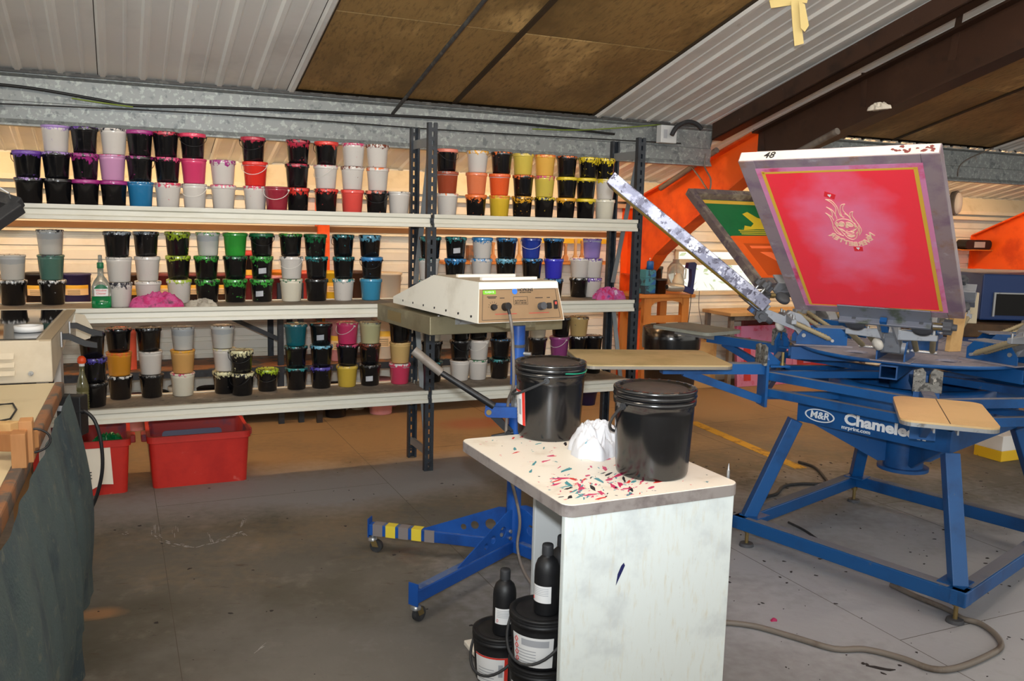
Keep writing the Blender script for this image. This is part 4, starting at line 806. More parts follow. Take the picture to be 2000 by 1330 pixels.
for x0, x1, y0, y1 in ((-W_/2+.067, -W_/2+.078, .048, H_-.05), (W_/2-.078, W_/2-.066, .045, H_-.052), (-W_/2+.07, W_/2-.07, H_-.061, H_-.053), (-W_/2+.07, W_/2-.07, .045, .050)): rect(x0, x1, y0, y1, .0018, 'mesh_yellow', 'tape_strip', ms)
def ax(u, v): return ((1590+u/10.233-1661)*.00168-.012, .535-(360+v/10.233-432)*.00295)
art = MB()
def stroke(pts, r=.0015, closed=False):
    P_ = [ax(*p_) for p_ in pts]; sm = []
    n = len(P_)
    for i in range(n if closed else n-1):
        p0, p1, p2, p3 = [P_[(i+k) % n] if closed else P_[min(max(i+k, 0), n-1)] for k in (-1, 0, 1, 2)]
        for s_ in range(4):
            t_ = s_/4; sm.append(tuple(.5*((2*p1[j])+(-p0[j]+p2[j])*t_+(2*p0[j]-5*p1[j]+4*p2[j]-p3[j])*t_*t_+(-p0[j]+3*p1[j]-3*p2[j]+p3[j])*t_**3) for j in (0, 1)))
    if not closed: sm.append(P_[-1])
    art.tube([(x, y, .0022) for x, y in sm], r, 5, closed)
for st_ in ([(450, 265), (540, 320), (600, 420), (570, 500), (550, 560)], [(450, 265), (560, 290), (630, 400), (640, 520), (660, 570)], [(800, 350), (720, 370), (670, 470), (680, 580)], [(800, 350), (740, 410), (740, 480), (820, 580), (860, 680)],
    [(420, 400), (490, 460), (500, 520), (470, 590)], [(420, 400), (520, 460), (560, 560), (560, 620)], [(370, 505), (420, 560), (440, 620), (450, 700), (440, 780), (480, 880), (600, 930)], [(370, 505), (460, 570), (490, 640)], [(915, 485), (850, 510), (830, 600)], [(915, 485), (880, 560), (930, 660), (970, 740), (985, 830), (920, 915)],
    [(500, 690), (560, 640), (680, 615), (800, 640), (880, 700)], [(500, 690), (520, 760), (580, 830), (620, 900), (680, 970), (770, 1000), (850, 960), (890, 880), (930, 800), (880, 700)], [(660, 870), (740, 855), (830, 870), (750, 900), (660, 870)], [(680, 920), (750, 940), (830, 920)], [(690, 770), (715, 720), (740, 775)],
    [(560, 790), (660, 850), (700, 830)], [(900, 790), (810, 850), (770, 830)], [(470, 760), (500, 840), (560, 900)], [(950, 740), (950, 830), (920, 880)], [(640, 520), (680, 580), (720, 580)], [(740, 520), (800, 560), (840, 640)], [(600, 880), (640, 900)], [(860, 890), (890, 860)]): stroke(st_)
for st_ in ([(555, 730), (620, 670), (680, 690), (650, 750)], [(720, 690), (790, 680), (850, 740), (770, 750)], [(540, 680), (520, 720), (545, 760)], [(880, 690), (900, 740), (880, 780)]): stroke(st_, .0016, True)
art.build('skull_line_art', 'art_cream', ms)
eye_ = MB()
for pts in ([(560, 730), (610, 685), (675, 690), (650, 745)], [(725, 695), (790, 690), (845, 735), (775, 745)], [(560, 790), (620, 800), (670, 850), (610, 830)], [(790, 830), (880, 790), (890, 815), (830, 840)], [(700, 745), (720, 720), (740, 745), (730, 780), (700, 780)], [(670, 905), (750, 920), (830, 905), (820, 945), (750, 965), (690, 945)]): eye_.prism([ax(*p_) for p_ in pts][::-1], (0, 0, .0019), (1, 0, 0), (0, 1, 0), (0, 0, .0006))
eye_.build('skull_shading', 'art_cream', ms)
word = [('R', 375, 920, -36), ('E', 445, 975, -30), ('T', 525, 1020, -22), ('T', 615, 1060, -14), ('E', 705, 1085, -7), ('B', 795, 1092, 0), ('R', 900, 1085, 9), ('E', 985, 1062, 18), ('V', 1060, 1025, 26), ('E', 1112, 980, 33), ('N', 1142, 915, 40)]
for ch_, u, v, an in word:
    a_ = math.radians(an); x, y = ax(u, v); put_text(ch_, .031, 'art_cream', ms, (x, y, .002), (-math.cos(a_), -math.sin(a_)*1.2, 0), (-math.sin(a_), math.cos(a_), 0), off=.0009)
for pts, hx in (([(480, 125), (675, 190), (620, 270), (435, 210)], (550, 200)), ([(735, 1140), (920, 1140), (910, 1225), (735, 1225)], (825, 1170))):
    fl_ = MB().prism([ax(*p_) for p_ in pts][::-1], (0, 0, .0019), (1, 0, 0), (0, 1, 0), (0, 0, .0005)).build('flag_patch', 'mesh_red_plain', ms)
    x, y = ax(*hx); MB().prism([(x, y-.008), (x+.006, y+.003), (x+.003, y+.008), (x, y+.004), (x-.003, y+.008), (x-.006, y+.003)], (0, 0, .0026), (1, 0, 0), (0, 1, 0), (0, 0, .0004)).build('heart', 'label_white', fl_)
put_text('48', .036, 'ink_dark', rs, (-.205, H_+.002, -.021), (1, 0, 0), (0, 0, -1), off=.0003, shear=.2)
stains = MB(); rn_ = random.Random(2)
for i in range(16):
    x, z_ = .17+rn_.random()*.12, -.033+rn_.random()*.022; stains.prism([(x+.008*rn_.uniform(.4, 1.3)*math.cos(t), z_+.006*rn_.uniform(.3, 1.2)*math.sin(t)) for t in (0, 1, 2, 3, 4, 5)], (0, H_+.0012, 0), (1, 0, 0), (0, 0, 1), (0, .0006, 0))
stains.build('ink_scrawl', 'pot_maroon', rs)
# green and orange screen on the next head, seen from its ink side
W2, H2, f2 = .56, .76, .04
gs = screen('green', W2, H2, f2, 'screen_worn', 'dark-framed screen with green mesh and orange taped stencil', 0, 0)
mg = rect(-W2/2+.03, W2/2-.03, .03, H2-.03, -.0006, 'mesh_green', 'mesh', gs)
def r2(x0, x1, y0, y1, mat, nm, z=-.0016): return MB().box(x0, x1, y0, y1, z, z+.0006).build(nm, mat, mg)
r2(-W2/2+.04, W2/2-.04, H2-.075, H2-.045, 'mesh_yellow', 'tape_strip')
MB().prism([(-.24, .06), (.19, .06), (.20, .40), (.17, .41), (-.24, .42)], (0, 0, -.0018), (1, 0, 0), (0, 1, 0), (0, 0, .0006)).build('orange_tape', 'tape_orange', mg)
r2(-.22, .13, .10, .35, 'tape_orange_dark', 'stencil_panel', -.0024); r2(-.2, .10, .31, .33, 'tape_orange_light', 'stencil_line', -.003)
MB().prism([(-.10, .12), (.06, .28), (-.02, .28), (-.04, .25), (-.14, .24), (-.18, .20)], (0, 0, -.003), (1, 0, 0), (0, 1, 0), (0, 0, .0005)).build('stencil_shape', 'tape_orange_light', mg)
for yy in (.425, .44, .455): r2(-.20, .09, yy, yy+.007, 'art_yellow', 'art_line')
MB().prism([(-.20, .47), (-.05, .47), (.05, .462), (.02, .50), (-.02, .49), (-.06, .52), (-.03, .60), (-.08, .62), (-.12, .57), (-.15, .56)], (0, 0, -.0018), (1, 0, 0), (0, 1, 0), (0, 0, .0006)).build('art_figure', 'art_yellow', mg)
# silver-framed screen seen edge on
W3, H3 = .58, .86
ss = screen('silver', W3, H3, .04, 'screen_silver', 'bright silver scratched screen frame raised edge-on beside the shelves', 0, 0, th=.055)
mm = rect(-W3/2+.03, W3/2-.03, .03, H3-.03, .0003, 'art_yellow', 'mesh', ss)
rect(-W3/2+.01, W3/2-.01, .02, .05, .001, 'mesh_yellow', 'tape_strip', mm)
# ---------------------------------------------------------------- flash dryer on blue stand
FP = Vector((.025, 3.58, 0))
fd = T('flash_dryer', 'spot flash dryer with cream console on a blue wheeled stand', 'dryer', FP)
av, bv = Vector((.866, .5, 0)).normalized(), Vector((-.5, .866, 0)).normalized(); zv = Vector((0, 0, 1))
c0 = Vector((-.354, 3.74, 0))-FP
hx = MB().obox(c0+zv*.972, av*.68, bv*.62, zv*.08).build('heater_box', 'heater_metal', fd, bevel=.003)
MB().obox(c0+bv*.62-bv*.30-av*.001+zv*.99, -av*.001, bv*.16, zv*.045).build('warning_label', 'brass', hx)
for u in (.05, .3, .6):
    for v_ in (.02,): MB().cyl(c0+av*u+bv*v_+zv*1.052, c0+av*u+bv*v_+zv*1.055, .006, n=8).build('screw', 'steel', hx)
MB().obox(c0+av*.12-bv*.003+zv*1.015, av*.10, bv*.003, zv*.03).build('rating_plate', 'steel', hx)
k0 = Vector((-.136, 3.41, 0))-FP; KW, KD = .405, .87
def prof(w0, w1): return w0
z0, z1 = 1.068, 1.228
def K(u, v_, z): return k0+av*u+bv*v_+zv*z
cs_ = MB(); ins = .02
vs = [K(0, 0, z0), K(KW, 0, z0), K(KW, KD, z0), K(0, KD, z0), K(0, KD, z0+.03), K(KW, KD, z0+.03),
      K(ins, .035, z1), K(KW-ins, .035, z1), K(KW-ins, .46, z1), K(ins, .46, z1)]
cs_.add(vs, [(0, 3, 2, 1), (0, 1, 7, 6), (2, 3, 4, 5), (1, 2, 5, 8, 7), (3, 0, 6, 9, 4), (6, 7, 8, 9), (9, 8, 5, 4)])
con = cs_.build('console', 'console_cream', fd)
con.data.materials.append(MATS['console_top']); con.data.polygons[5].material_index = 1
fn = (K(ins, .035, z1)-K(0, 0, z0)).normalized(); un = av; nn = un.cross(zv*(z1-z0)+bv*.035).normalized(); upf = nn.cross(un)
def FPt(u, h, off=.0015): return K(0, 0, z0)+av*u+upf*h+nn*off
pn = MB().prism([(.004, .002), (KW-.004, .002), (KW-.022, .158), (.022, .158)], FPt(0, 0, .0003), un, upf, nn*.0008).build('control_panel', 'console_panel', con)
lt = MB()
for a_, c_ in (((.02, .012), (KW-.02, .012)), ((KW-.02, .012), (KW-.034, .132)), ((KW-.034, .132), (.27, .132)), ((.165, .132), (.034, .132)), ((.034, .132), (.02, .012))): lt.bar(FPt(*a_), FPt(*c_), .0016, .0006, nn)
lt.build('border_line', 'ink_dark', pn)
MB().prism(rr(KW-.036, .026, .003, 3, KW/2, .147), FPt(0, 0, .001), un, upf, nn*.0012).build('tape', 'tape_white', pn)
MB().obox(K(.08, .12, z1), av*.26, bv*.02, zv*.012).obox(K(.06, .30, z1), av*.28, bv*.02, zv*.012).build('rail', 'tape_white', con)
MB().prism(rr(.058, .016, .002, 3, .062, .122), FPt(0, 0, .001), un, upf, nn*.001).build('sticker', 'label_green', pn); put_text('FLASH B', .011, 'label_white', pn, FPt(.062, .122, .0026), un, upf)
MB().prism(circ(.178, .124, .012, 20), FPt(0, 0, .001), un, upf, nn*.001).build('logo', 'logo_blue', pn); put_text('HOPKINS', .017, 'ink_dark', pn, FPt(.228, .129), un, upf, off=.0003); put_text('INTERNATIONAL', .007, 'ink_dark', pn, FPt(.228, .119), un, upf)
bx_ = MB()
for a_, c_ in (((.17, .07), (.235, .07)), ((.235, .07), (.235, .102)), ((.235, .102), (.17, .102)), ((.17, .102), (.17, .07))): bx_.bar(FPt(*a_), FPt(*c_), .0012, .0006, nn)
bx_.build('box_line', 'ink_dark', pn); put_text('AUTOMATIC', .0095, 'ink_dark', pn, FPt(.2025, .085), un, upf); put_text('SPOT DRYER', .0095, 'ink_dark', pn, FPt(.2025, .076), un, upf)
for u, h, w_ in ((.072, .104, .045), (.072, .099, .035), (.118, .098, .022), (.29, .096, .036), (.335, .096, .016)): MB().prism(rr(w_, .003, .001, 2, u, h), FPt(0, 0, .001), un, upf, nn*.0006).build('print_line', 'ink_dark', pn)
for u, h, w_ in ((.13, .034, .10), (.285, .034, .095)): MB().prism(rr(w_, .003, .001, 2, u, h), FPt(0, 0, .001), un, upf, nn*.0006).build('print_line', 'print_red', pn)
MB().cyl(FPt(.075, .062), FPt(.075, .062, .016), .013, .011, 16).build('timer_knob', 'black_matte', pn)
for k in range(7):
    a_ = math.radians(20+k*26); MB().bar(FPt(.075+.017*math.cos(a_), .062+.017*math.sin(a_)), FPt(.075+.024*math.cos(a_), .062+.024*math.sin(a_)), .0014, .0006, nn).build('tick', 'ink_dark', pn)
MB().cyl(FPt(.315-.02, .060), FPt(.315-.02, .060, .028), .016, .015, 18).build('temperature_knob', 'knob_grey', pn)
MB().prism(rr(.02, .024, .003, 3, .335, .062), FPt(0, 0, .001), un, upf, nn*.006).build('switch', 'black_matte', pn); MB().prism(rr(.016, .036, .003, 3, .366, .066), FPt(0, 0, .001), un, upf, nn*.005).build('rocker_switch', 'black_matte', pn); MB().prism(rr(.010, .012, .002, 3, .366, .072), FPt(0, 0, .006), un, upf, nn*.002).build('rocker_lamp', 'print_red', pn)
MB().cyl(FPt(.128, .062), FPt(.128, .062, .03), .017, .015, 16).cyl(FPt(.128, .062, .022), FPt(.132, .03, .026), .008, .006, 10).build('plug', 'black_matte', pn)
for k in range(7):
    u = .06+k*.115; MB().cyl(K(.001+.002, u, z0+.022)-av*.004, K(.003, u, z0+.022)-av*.0, .005, n=8).build('rivet', 'ink_dark', con)
# pole
MB().cyl((0, 0, .80), (0, 0, 1.045), .029, n=24).build('upper_pole', 'blue_paint', fd); MB().cyl((0, 0, .955), (0, 0, .967), .0305, n=24).build('pole_ring', 'galv_dark', fd)
MB().obox((-.05, -.03, 1.035), (.12, .07, 0), (-.12, .21, 0), (0, 0, .032)).build('head_mount', 'heater_metal', fd)
MB().cyl((0, 0, .60), (0, 0, .82), .023, n=20).build('inner_pole', 'steel', fd); MB().cyl((0, 0, .10), (0, 0, .705), .031, n=24).build('lower_pole', 'blue_paint', fd)
for z in (.93, .89): MB().cyl((.02, -.01, z), (.055, -.02, z), .008, n=8).build('grub_screw', 'steel', fd)
MB().cyl((.02, -.01, .87), (.075, -.035, .868), .006, n=8).lathe([(0, -.004), (.016, -.003), (.018, .004), (.012, .009), (0, .010)], 16, (.078, -.037, .868), (.6, -.8, 0)).build('wing_knob', 'rubber_white', fd)
def L3(x, y, Y): return ony(x, y, Y)-FP
h0, h1, h2 = L3(808, 684, 3.5), L3(862, 728, 3.5), L3(965, 793, 3.5)
hb = MB().cyl(h1, h2, .012, .015, 14).build('lever', 'black_matte', fd); MB().cyl(h0, h1, .019, .018, 16).build('grip', 'conduit_grey', hb)
MB().prism(rr(.15, .045, .02, 4, -.055, .69), (0, -.055, 0), (1, 0, 0), (0, 0, 1), (0, .012, 0)).prism(rr(.15, .045, .02, 4, -.055, .69), (0, .02, 0), (1, 0, 0), (0, 0, 1), (0, .012, 0)).build('pivot_plate', 'blue_paint', fd)
MB().cyl((-.112, -.062, .69), (-.112, .04, .69), .011, n=14).build('pivot_pin', 'brass', fd); MB().bar((-.11, -.02, .685), (-.02, -.02, .60), .02, .03).build('link', 'black_matte', fd)
MB().cyl((-.10, -.04, .585), (-.01, -.03, .60), .006, .009, 10).cyl((-.03, -.05, .597), (-.03, .0, .597), .014, n=12).build('clamp_lever', 'black_matte', fd)
# four legs with holed gussets and casters
FL = [(-.631, .153), (-.359, -.538), (.44, -.44), (.60, .20)]
for i, (x, y) in enumerate(FL):
    e = Vector((x, y, 0)); L_ = e.length; d = e.normalized(); sd = d.cross(zv)
    lg = MB().bar(d*.02+zv*.105, e+zv*.105, .04, .05).build('leg', 'blue_paint', fd, bevel=.003); MB().bar(d*.05+zv*.1308, d*(L_-.02)+zv*.1308, .034, .001).build('dust_film', 'blue_dusty', lg)
    MB().obox(e-sd*.022+zv*.07, d*.004, sd*.044, zv*.085).build('end_plate', 'blue_paint', lg)
    if i == 0:
        for k in range(5): MB().bar(d*(L_-.02-k*.06)+zv*.106, d*(L_-.065-k*.06)+zv*.106, .043, .053).build('hazard_tape', 'hazard_yellow' if k % 2 else 'tape_grey', lg)
    poly = [(.03, .13), (.40*L_/.65, .13), (.40*L_/.65, .136), (.06, .27), (.03, .27)]
    MB().prism(poly, sd*-.014, d, zv, sd*.005, [circ(.095, .19, .024)[::-1], circ(.165, .178, .018)[::-1], circ(.215, .165, .013)[::-1]]).build('gusset', 'blue_paint', fd)
    for z in (.15, .18): MB().cyl(d*.045+sd*-.014+zv*z, d*.045+sd*-.022+zv*z, .008, n=8).build('bolt', 'steel', fd)
    ca = MB().cyl(e-d*.012+zv*.062, e-d*.012+zv*.085, .008, n=10).lathe([(.02, 0), (.02, .012), (.012, .018), (0, .018)], 14, e-d*.012+zv*.052).build('caster', 'steel', fd)
    w_ = e-d*.03+zv*.029; MB().cyl(w_-sd*.010, w_+sd*.010, .028, n=20).build('wheel', 'black_rubber', ca)
    for s_ in (-1, 1): MB().prism([(-.014, 0), (.014, 0), (.026, .03), (-.002, .03)], w_+sd*.013*s_-zv*.002, d, zv, sd*.002*s_).build('fork', 'brass', ca)
# supply cord: console plug to pole and down to floor
P_ = [FPt(.132, .03, .026), FPt(.138, -.02, .024), FPt(.15, -.10, .0), FPt(.155, -.25, -.03), Vector((-.035, -.035, .72)), Vector((-.035, -.04, .5)), Vector((.025, -.045, .25)), Vector((.02, -.06, .12)), Vector((.05, -.16, .05)), Vector((.12, -.30, .012)), Vector((.22, -.42, .008))]
def smooth(P_, n=6):
    P_ = [Vector(q) for q in P_]; out = []; k = len(P_)
    for i in range(k-1):
        a, b_, c_, d_ = P_[max(i-1, 0)], P_[i], P_[i+1], P_[min(i+2, k-1)]
        for j in range(n):
            t = j/n; out.append(.5*((2*b_)+(c_-a)*t+(2*a-5*b_+4*c_-d_)*t*t+(-a+3*b_-3*c_+d_)*t**3))
    return out+[P_[-1]]
MB().tube(smooth(P_), .0065, 8).build('power_cord', 'conduit_grey', fd)
# ---------------------------------------------------------------- paint-splashed trolley table
TZ = .745; tL, tF, tR = onz(900, 858, TZ), onz(1105, 988, TZ), onz(1415, 932, TZ)
e1 = (tL-tF); e2 = (tR-tF); l1, l2 = e1.length, e2.length; e1.normalize(); e2 = (e2-e1*e2.dot(e1)).normalized()
TB = Vector((tF.x, tF.y, 0)); tt = T('trolley_table', 'white laminate trolley table splashed with pink and teal ink', 'table', TB)
def tp(a, c, z): return e2*a+e1*c+Vector((0, 0, z))
MB().prism(rr(l2, l1, .03, 5, l2/2, l1/2), Vector((0, 0, TZ-.005)), e2, e1, (0, 0, .005)).build('table_top', 'table_white', tt)
MB().prism(rr(l2+.004, l1+.004, .032, 5, l2/2, l1/2), Vector((0, 0, TZ-.034)), e2, e1, (0, 0, .0315)).build('edge_band', 'table_edge', tt)
def panel(a0, a1, c0_, c1_, z0_, z1_, nm, mat): return MB().obox(tp(a0, c0_, z0_), e2*(a1-a0), e1*(c1_-c0_), (0, 0, z1_-z0_)).build(nm, mat, tt, bevel=.004)
panel(.005, l2-.01, .008, .03, .03, TZ-.034, 'front_panel', 'cab_white'); panel(l2-.03, l2-.01, .03, l1-.02, .03, TZ-.034, 'side_panel', 'cab_white')
panel(l2*.46, l2-.03, l1-.05, l1-.03, .03, TZ-.034, 'back_panel', 'cab_grey'); panel(.012, l2-.03, .03, l1-.03, .03, .048, 'base_board', 'table_white')
for a_, c_ in ((.04, .06), (l2-.05, .06), (.04, l1-.07), (l2-.05, l1-.07)): MB().cyl(tp(a_-.008, c_, .015), tp(a_+.008, c_, .015), .015, n=14).build('caster', 'black_rubber', tt)
sp_ = MB(); rnd = random.Random(5)
SPL = {'label_red': MB(), 'ink_teal2': MB(), 'ink_dark': MB(), 'splash_pink': MB()}
mk('ink_teal2', (70, 146, 156), .4); mk('splash_pink', (206, 44, 98), .4)
for i in range(230):
    k = rnd.choice(['ink_teal2', 'splash_pink', 'splash_pink', 'ink_dark', 'label_red', 'ink_teal2'])
    if rnd.random() < .6: a_, c_ = l2*min(.9, max(.04, rnd.gauss(.30, .16))), l1*min(.9, max(.03, rnd.gauss(.16, .10)))
    else: a_, c_ = rnd.uniform(.03, l2-.03), rnd.uniform(.03, l1-.03)
    r_ = rnd.choice([.002, .0025, .004, .006, .009, .012]); an = rnd.uniform(0, 6.3) if r_ < .0035 else rnd.gauss(.75, .4); ln = rnd.uniform(1, 2) if r_ < .0035 else rnd.uniform(1.3, 3.4); nn_ = 11; r_ *= (.7 if ln > 2.5 else 1)
    P2 = []
    for j in range(nn_):
        t = j*math.tau/nn_; q = r_*rnd.uniform(.55, 1.3); x, y = q*math.cos(t)*ln, q*math.sin(t)*.6; P2.append((a_+x*math.cos(an)-y*math.sin(an), c_+x*math.sin(an)+y*math.cos(an)))
    if all(.008 < u < l2-.008 and .008 < v_ < l1-.008 for u, v_ in P2): SPL[k].prism(P2, Vector((0, 0, TZ)), e2, e1, (0, 0, .0004+.0003*rnd.random()))
for k, q in SPL.items(): stuff(q.build('ink_splashes', k, tt))
MB().prism([(.33, .40), (.335, .43), (.345, .445), (.35, .455), (.342, .46), (.332, .448)], tp(0, .008, .0)-e1*.0008, e2, (0, 0, 1), -e1*.0006).v
q = MB().prism([(0, 0), (.004, .03), (.014, .052), (.022, .06), (.026, .052), (.018, .035), (.008, .016)], tp(.168, .0075, .50), e2, (0, 0, 1), -e1*.0008).build('ink_mark', 'navy', tt)
# ---------------------------------------------------------------- big black buckets
def bucket(loc, r, h, label, lid_rib=True, handle=None, lab=None, rz=0, group=None, dust=True, green=False, mat='black_plastic'):
    t = T('black_bucket', label, 'bucket', loc, rz, group); rb = r*.86
    MB().lathe([(0, 0), (rb*.97, 0), (rb, .004), (rb*1.02, .012), (r*.955, h*.72), (r*.958, h*.80), (r*.995, h*.805), (r*1.0, h*.865), (r*.96, h*.87), (r*.955, h*.93), (0, h*.93)], 48).build('body', mat, t)
    ld = MB().lathe([(r*.97, h*.885), (r*1.0, h*.888), (r*1.012, h*.90), (r*1.0, h*.915), (r*1.0, h*.945), (r*1.008, h*.95), (r*1.008, h*.975), (r*.99, h*.985), (r*.88, h*.985), (r*.865, h*.965), (0, h*.965)], 48).build('lid', mat, t)
    MB().lathe([(r*.80, h*.9655), (r*.79, h*.969), (0, h*.969)], 40).build('lid_disc', 'lid_dust' if dust else 'black_matte', ld)
    if lid_rib:
        for k in range(24): a_ = k*math.tau/24; e = Vector((math.cos(a_), math.sin(a_), 0)); sd = e.cross(zv); MB().prism([(-.005, 0), (.005, 0), (0, .012)], e*(r*.965)+zv*(h*.986)-sd*0, sd, -e, (0, 0, .0012)).build('lid_rib', 'black_rubber', ld)
    if green: MB().tube([(r*1.005*math.cos(a_), r*1.005*math.sin(a_), h*.884+.003*math.sin(a_*3)) for a_ in [-1.2+i*.12 for i in range(11)]], .002, 6).build('ink_streak', 'ink_teal', t)
    if handle is not None:
        a0, droop = handle; e = Vector((math.cos(a0), math.sin(a0), 0)); sd = Vector((-e.y, e.x, 0)); pts = []
        for k in range(19):
            u = math.pi*k/18; pts.append(sd*(r*1.05*math.cos(u))+e*(r*max(1.07, 1.12*math.cos(droop))*math.sin(u))+zv*(h*.80-r*1.12*math.sin(u)*math.sin(droop)))
        hd_ = MB().tube(pts, .0045, 8).build('handle', 'black_rubber', t)
        for s_ in (-1, 1): MB().cyl(sd*s_*r*1.0+zv*h*.80, sd*s_*r*1.06+zv*h*.80, .010, n=12).build('handle_lug', 'black_rubber', hd_)
    if lab:
        a0, w_, zz0, zz1, c1_ = lab
        def cyl_pt(u, v_, off): a_ = a0+(u-.5)*w_; rr2 = rb+(r*.955-rb)*(zz0+(zz1-zz0)*v_)/.72+off; return (rr2*math.cos(a_), rr2*math.sin(a_), h*(zz0+(zz1-zz0)*v_))
        lb_ = MB().grid(lambda u, v_: cyl_pt(u, v_, .0012), 14, 3).build('label', 'label_white', t)
        if c1_:
            MB().grid(lambda u, v_: cyl_pt(.9+.1*u, v_, .0018), 3, 3).grid(lambda u, v_: cyl_pt(u, .94+.06*v_, .0018), 10, 1).build('label_border', c1_, lb_)
            MB().grid(lambda u, v_: cyl_pt(.74+.12*u, .3+.45*v_, .002), 3, 2).build('barcode', 'label_grey', lb_)
        else:
            MB().grid(lambda u, v_: cyl_pt(.28+.62*u, .70+.22*v_, .0018), 10, 2).build('small_print', 'label_grey', lb_)
            for k in range(4):
                q = MB(); cc = [cyl_pt(.13+.05*x, .82-k*.22+.09*y, .002) for x, y in ((0, 1), (1, 0), (0, -1), (-1, 0))]; q.tube(cc, .0012, 5, True); q.build('hazard_diamond', 'label_red', lb_)
        for k in range(5): MB().grid(lambda u, v_: cyl_pt(.12+.5*u, .12+.10*k+.03*v_, .0018), 8, 1).build('print_line', 'label_grey', lb_)
    return t
b2 = onz(1271, 940, TZ); d2 = ray(1271, 940).normalized(); rB, hB = .121, .262
c2_ = Vector((b2.x, b2.y, 0))+Vector((d2.x, d2.y, 0)).normalized()*rB*.82
bucket((c2_.x, c2_.y, TZ+.0005), rB, hB, 'black ten-litre bucket on the trolley table corner above the white panel', handle=(math.radians(125), 1.0))
b1 = onz(1071, 863, TZ); d1 = ray(1071, 863).normalized(); c1_ = Vector((b1.x, b1.y, 0))+Vector((d1.x, d1.y, 0)).normalized()*rB*.82
bucket((c1_.x, c1_.y, TZ+.0005), rB, hB, 'black bucket with red-edged label and green streak, beside the flash dryer', handle=(math.radians(172), .55), lab=(math.radians(-178), 1.35, .17, .62, 'label_red'), green=True)
rc = onz(1150, 893, TZ); rag('white_rag', 'rag_white', 'crumpled white cloth with blue stains between the two big buckets', (rc.x+.03, rc.y+.05, TZ+.0005), .092, .08, .115, 21, rz=.4)
# craft knife sticking up at the far corner
kn = onz(1411, 940, .70); t = T('craft_knife', 'slim craft knife standing upright at the trolley table corner', 'knife', (tR.x+.012, tR.y+.006, 0))
MB().cyl((0, 0, .64), (0, 0, .765), .0045, n=10).build('barrel', 'steel', t); MB().cyl((0, 0, .765), (0, 0, .785), .0035, .001, 8).build('blade', 'steel_bright', t)
# stock under the table
BZ = .0485
bq = [((.105, 2.41), 2), ((-.012, 2.57), 1)]
lab_a = math.radians(-100)
bucket((.108, 2.425, BZ), .095, .158, 'lower of two stacked labelled black buckets under the trolley table', lid_rib=False, lab=(math.radians(-115), 1.5, .12, .66, None), dust=False, mat='black_matte')
bucket((.108, 2.425, BZ+.1525), .095, .158, 'upper stacked black bucket with hazard label and hanging handle under the table', lid_rib=False, handle=(math.radians(-125), 1.25), lab=(math.radians(-112), 1.5, .08, .66, None), dust=False, mat='black_matte')
bucket((-.012, 2.60, BZ), .088, .162, 'black bucket with red-trimmed label at the open side of the trolley', lid_rib=False, handle=(math.radians(-130), 1.15), lab=(math.radians(-112), 1.4, .05, .62, 'label_red'), dust=False, mat='black_matte')
def bottle(loc, label, la):
    t = T('black_bottle', label, 'bottle', loc); r = .036
    MB().lathe([(0, 0), (r*.93, 0), (r, .006), (r, .125), (r*.96, .14), (r*.8, .157), (r*.5, .168), (r*.40, .17), (r*.40, .178), (0, .178)], 32).build('body', 'black_matte', t)
    MB().lathe([(r*.46, .174), (r*.46, .20), (r*.42, .204), (0, .204)], 20).build('cap', 'black_rubber', t)
    lb_ = MB().grid(lambda u, v_: ((r+.0006)*math.cos(la+(u-.5)*1.9), (r+.0006)*math.sin(la+(u-.5)*1.9), .04+.05*v_), 12, 1).build('label', 'label_white', t)
    for k in range(5): MB().grid(lambda u, v_: ((r+.001)*math.cos(la+(u*.8-.4)*1.8), (r+.001)*math.sin(la+(u*.8-.4)*1.8), .062+.005*k+.0015*v_), 10, 1).build('print_line', 'label_grey', lb_)
    q = MB(); cc = [((r+.001)*math.cos(la-.7+x*.1), (r+.001)*math.sin(la-.7+x*.1), .050+.005*y) for x, y in ((0, 1), (1, 0), (0, -1), (-1, 0))]; q.tube(cc, .0007, 5, True).build('hazard_diamond', 'label_red', lb_)
    return t
bottle((-.002, 2.575, BZ+.158), 'black litre bottle with white hazard label on the red-trimmed bucket', math.radians(-85)); bottle((.118, 2.405, BZ+.1525+.154), 'black litre bottle with label turned aside on the upper stacked bucket', math.radians(-125)); bottle((.165, 2.475, BZ+.1525+.154), 'black litre bottle half hidden behind another on the stacked bucket', math.radians(60))
# ---------------------------------------------------------------- workbench at the side, draped with cloth
WZ = .85; w0, w1 = onz(125, 746, WZ), onz(0, 1010, WZ); wd_ = (w1-w0).normalized(); we = w0+wd_*2.1; wn = Vector((wd_.y, -wd_.x, 0)); wn = wn if wn.x < 0 else -wn
wb = T('workbench', 'pale topped workbench with worn wooden edge strip beside the red crates', 'workbench', (w0.x, w0.y, 0)); W0_ = Vector((w0.x, w0.y, 0))
MB().obox(zv*(WZ-.03)+wn*.03, wd_*2.1, wn*.95, zv*.028).build('top', 'bench_top', wb)
MB().obox(zv*(WZ-.045), wd_*2.1, wn*.03, zv*.047).build('edge_strip', 'wood_edge', wb, bevel=.006)
for u, v_ in ((.10, .10), (1.95, .10), (.10, .85), (1.95, .85)): MB().obox(wd_*u+wn*v_, wd_*.06, wn*.06, zv*(WZ-.03)).build('leg', 'wood', wb)
def cl(u, v_):
    L_ = 2.0*u+.02; z = (WZ-.034)*(1-v_)+.01*v_
    f = .02*math.sin(L_*22)+.014*math.sin(L_*37+2*v_)+.02*math.sin(L_*9+1.5*v_)
    out = .012+.045*math.sin(min(1, v_*1.15)*math.pi*.85)+(.25+v_*.9)*(.5*f+.01)
    return wd_*(L_-.10*v_*(1-u))+zv*z-wn*max(.004, out)
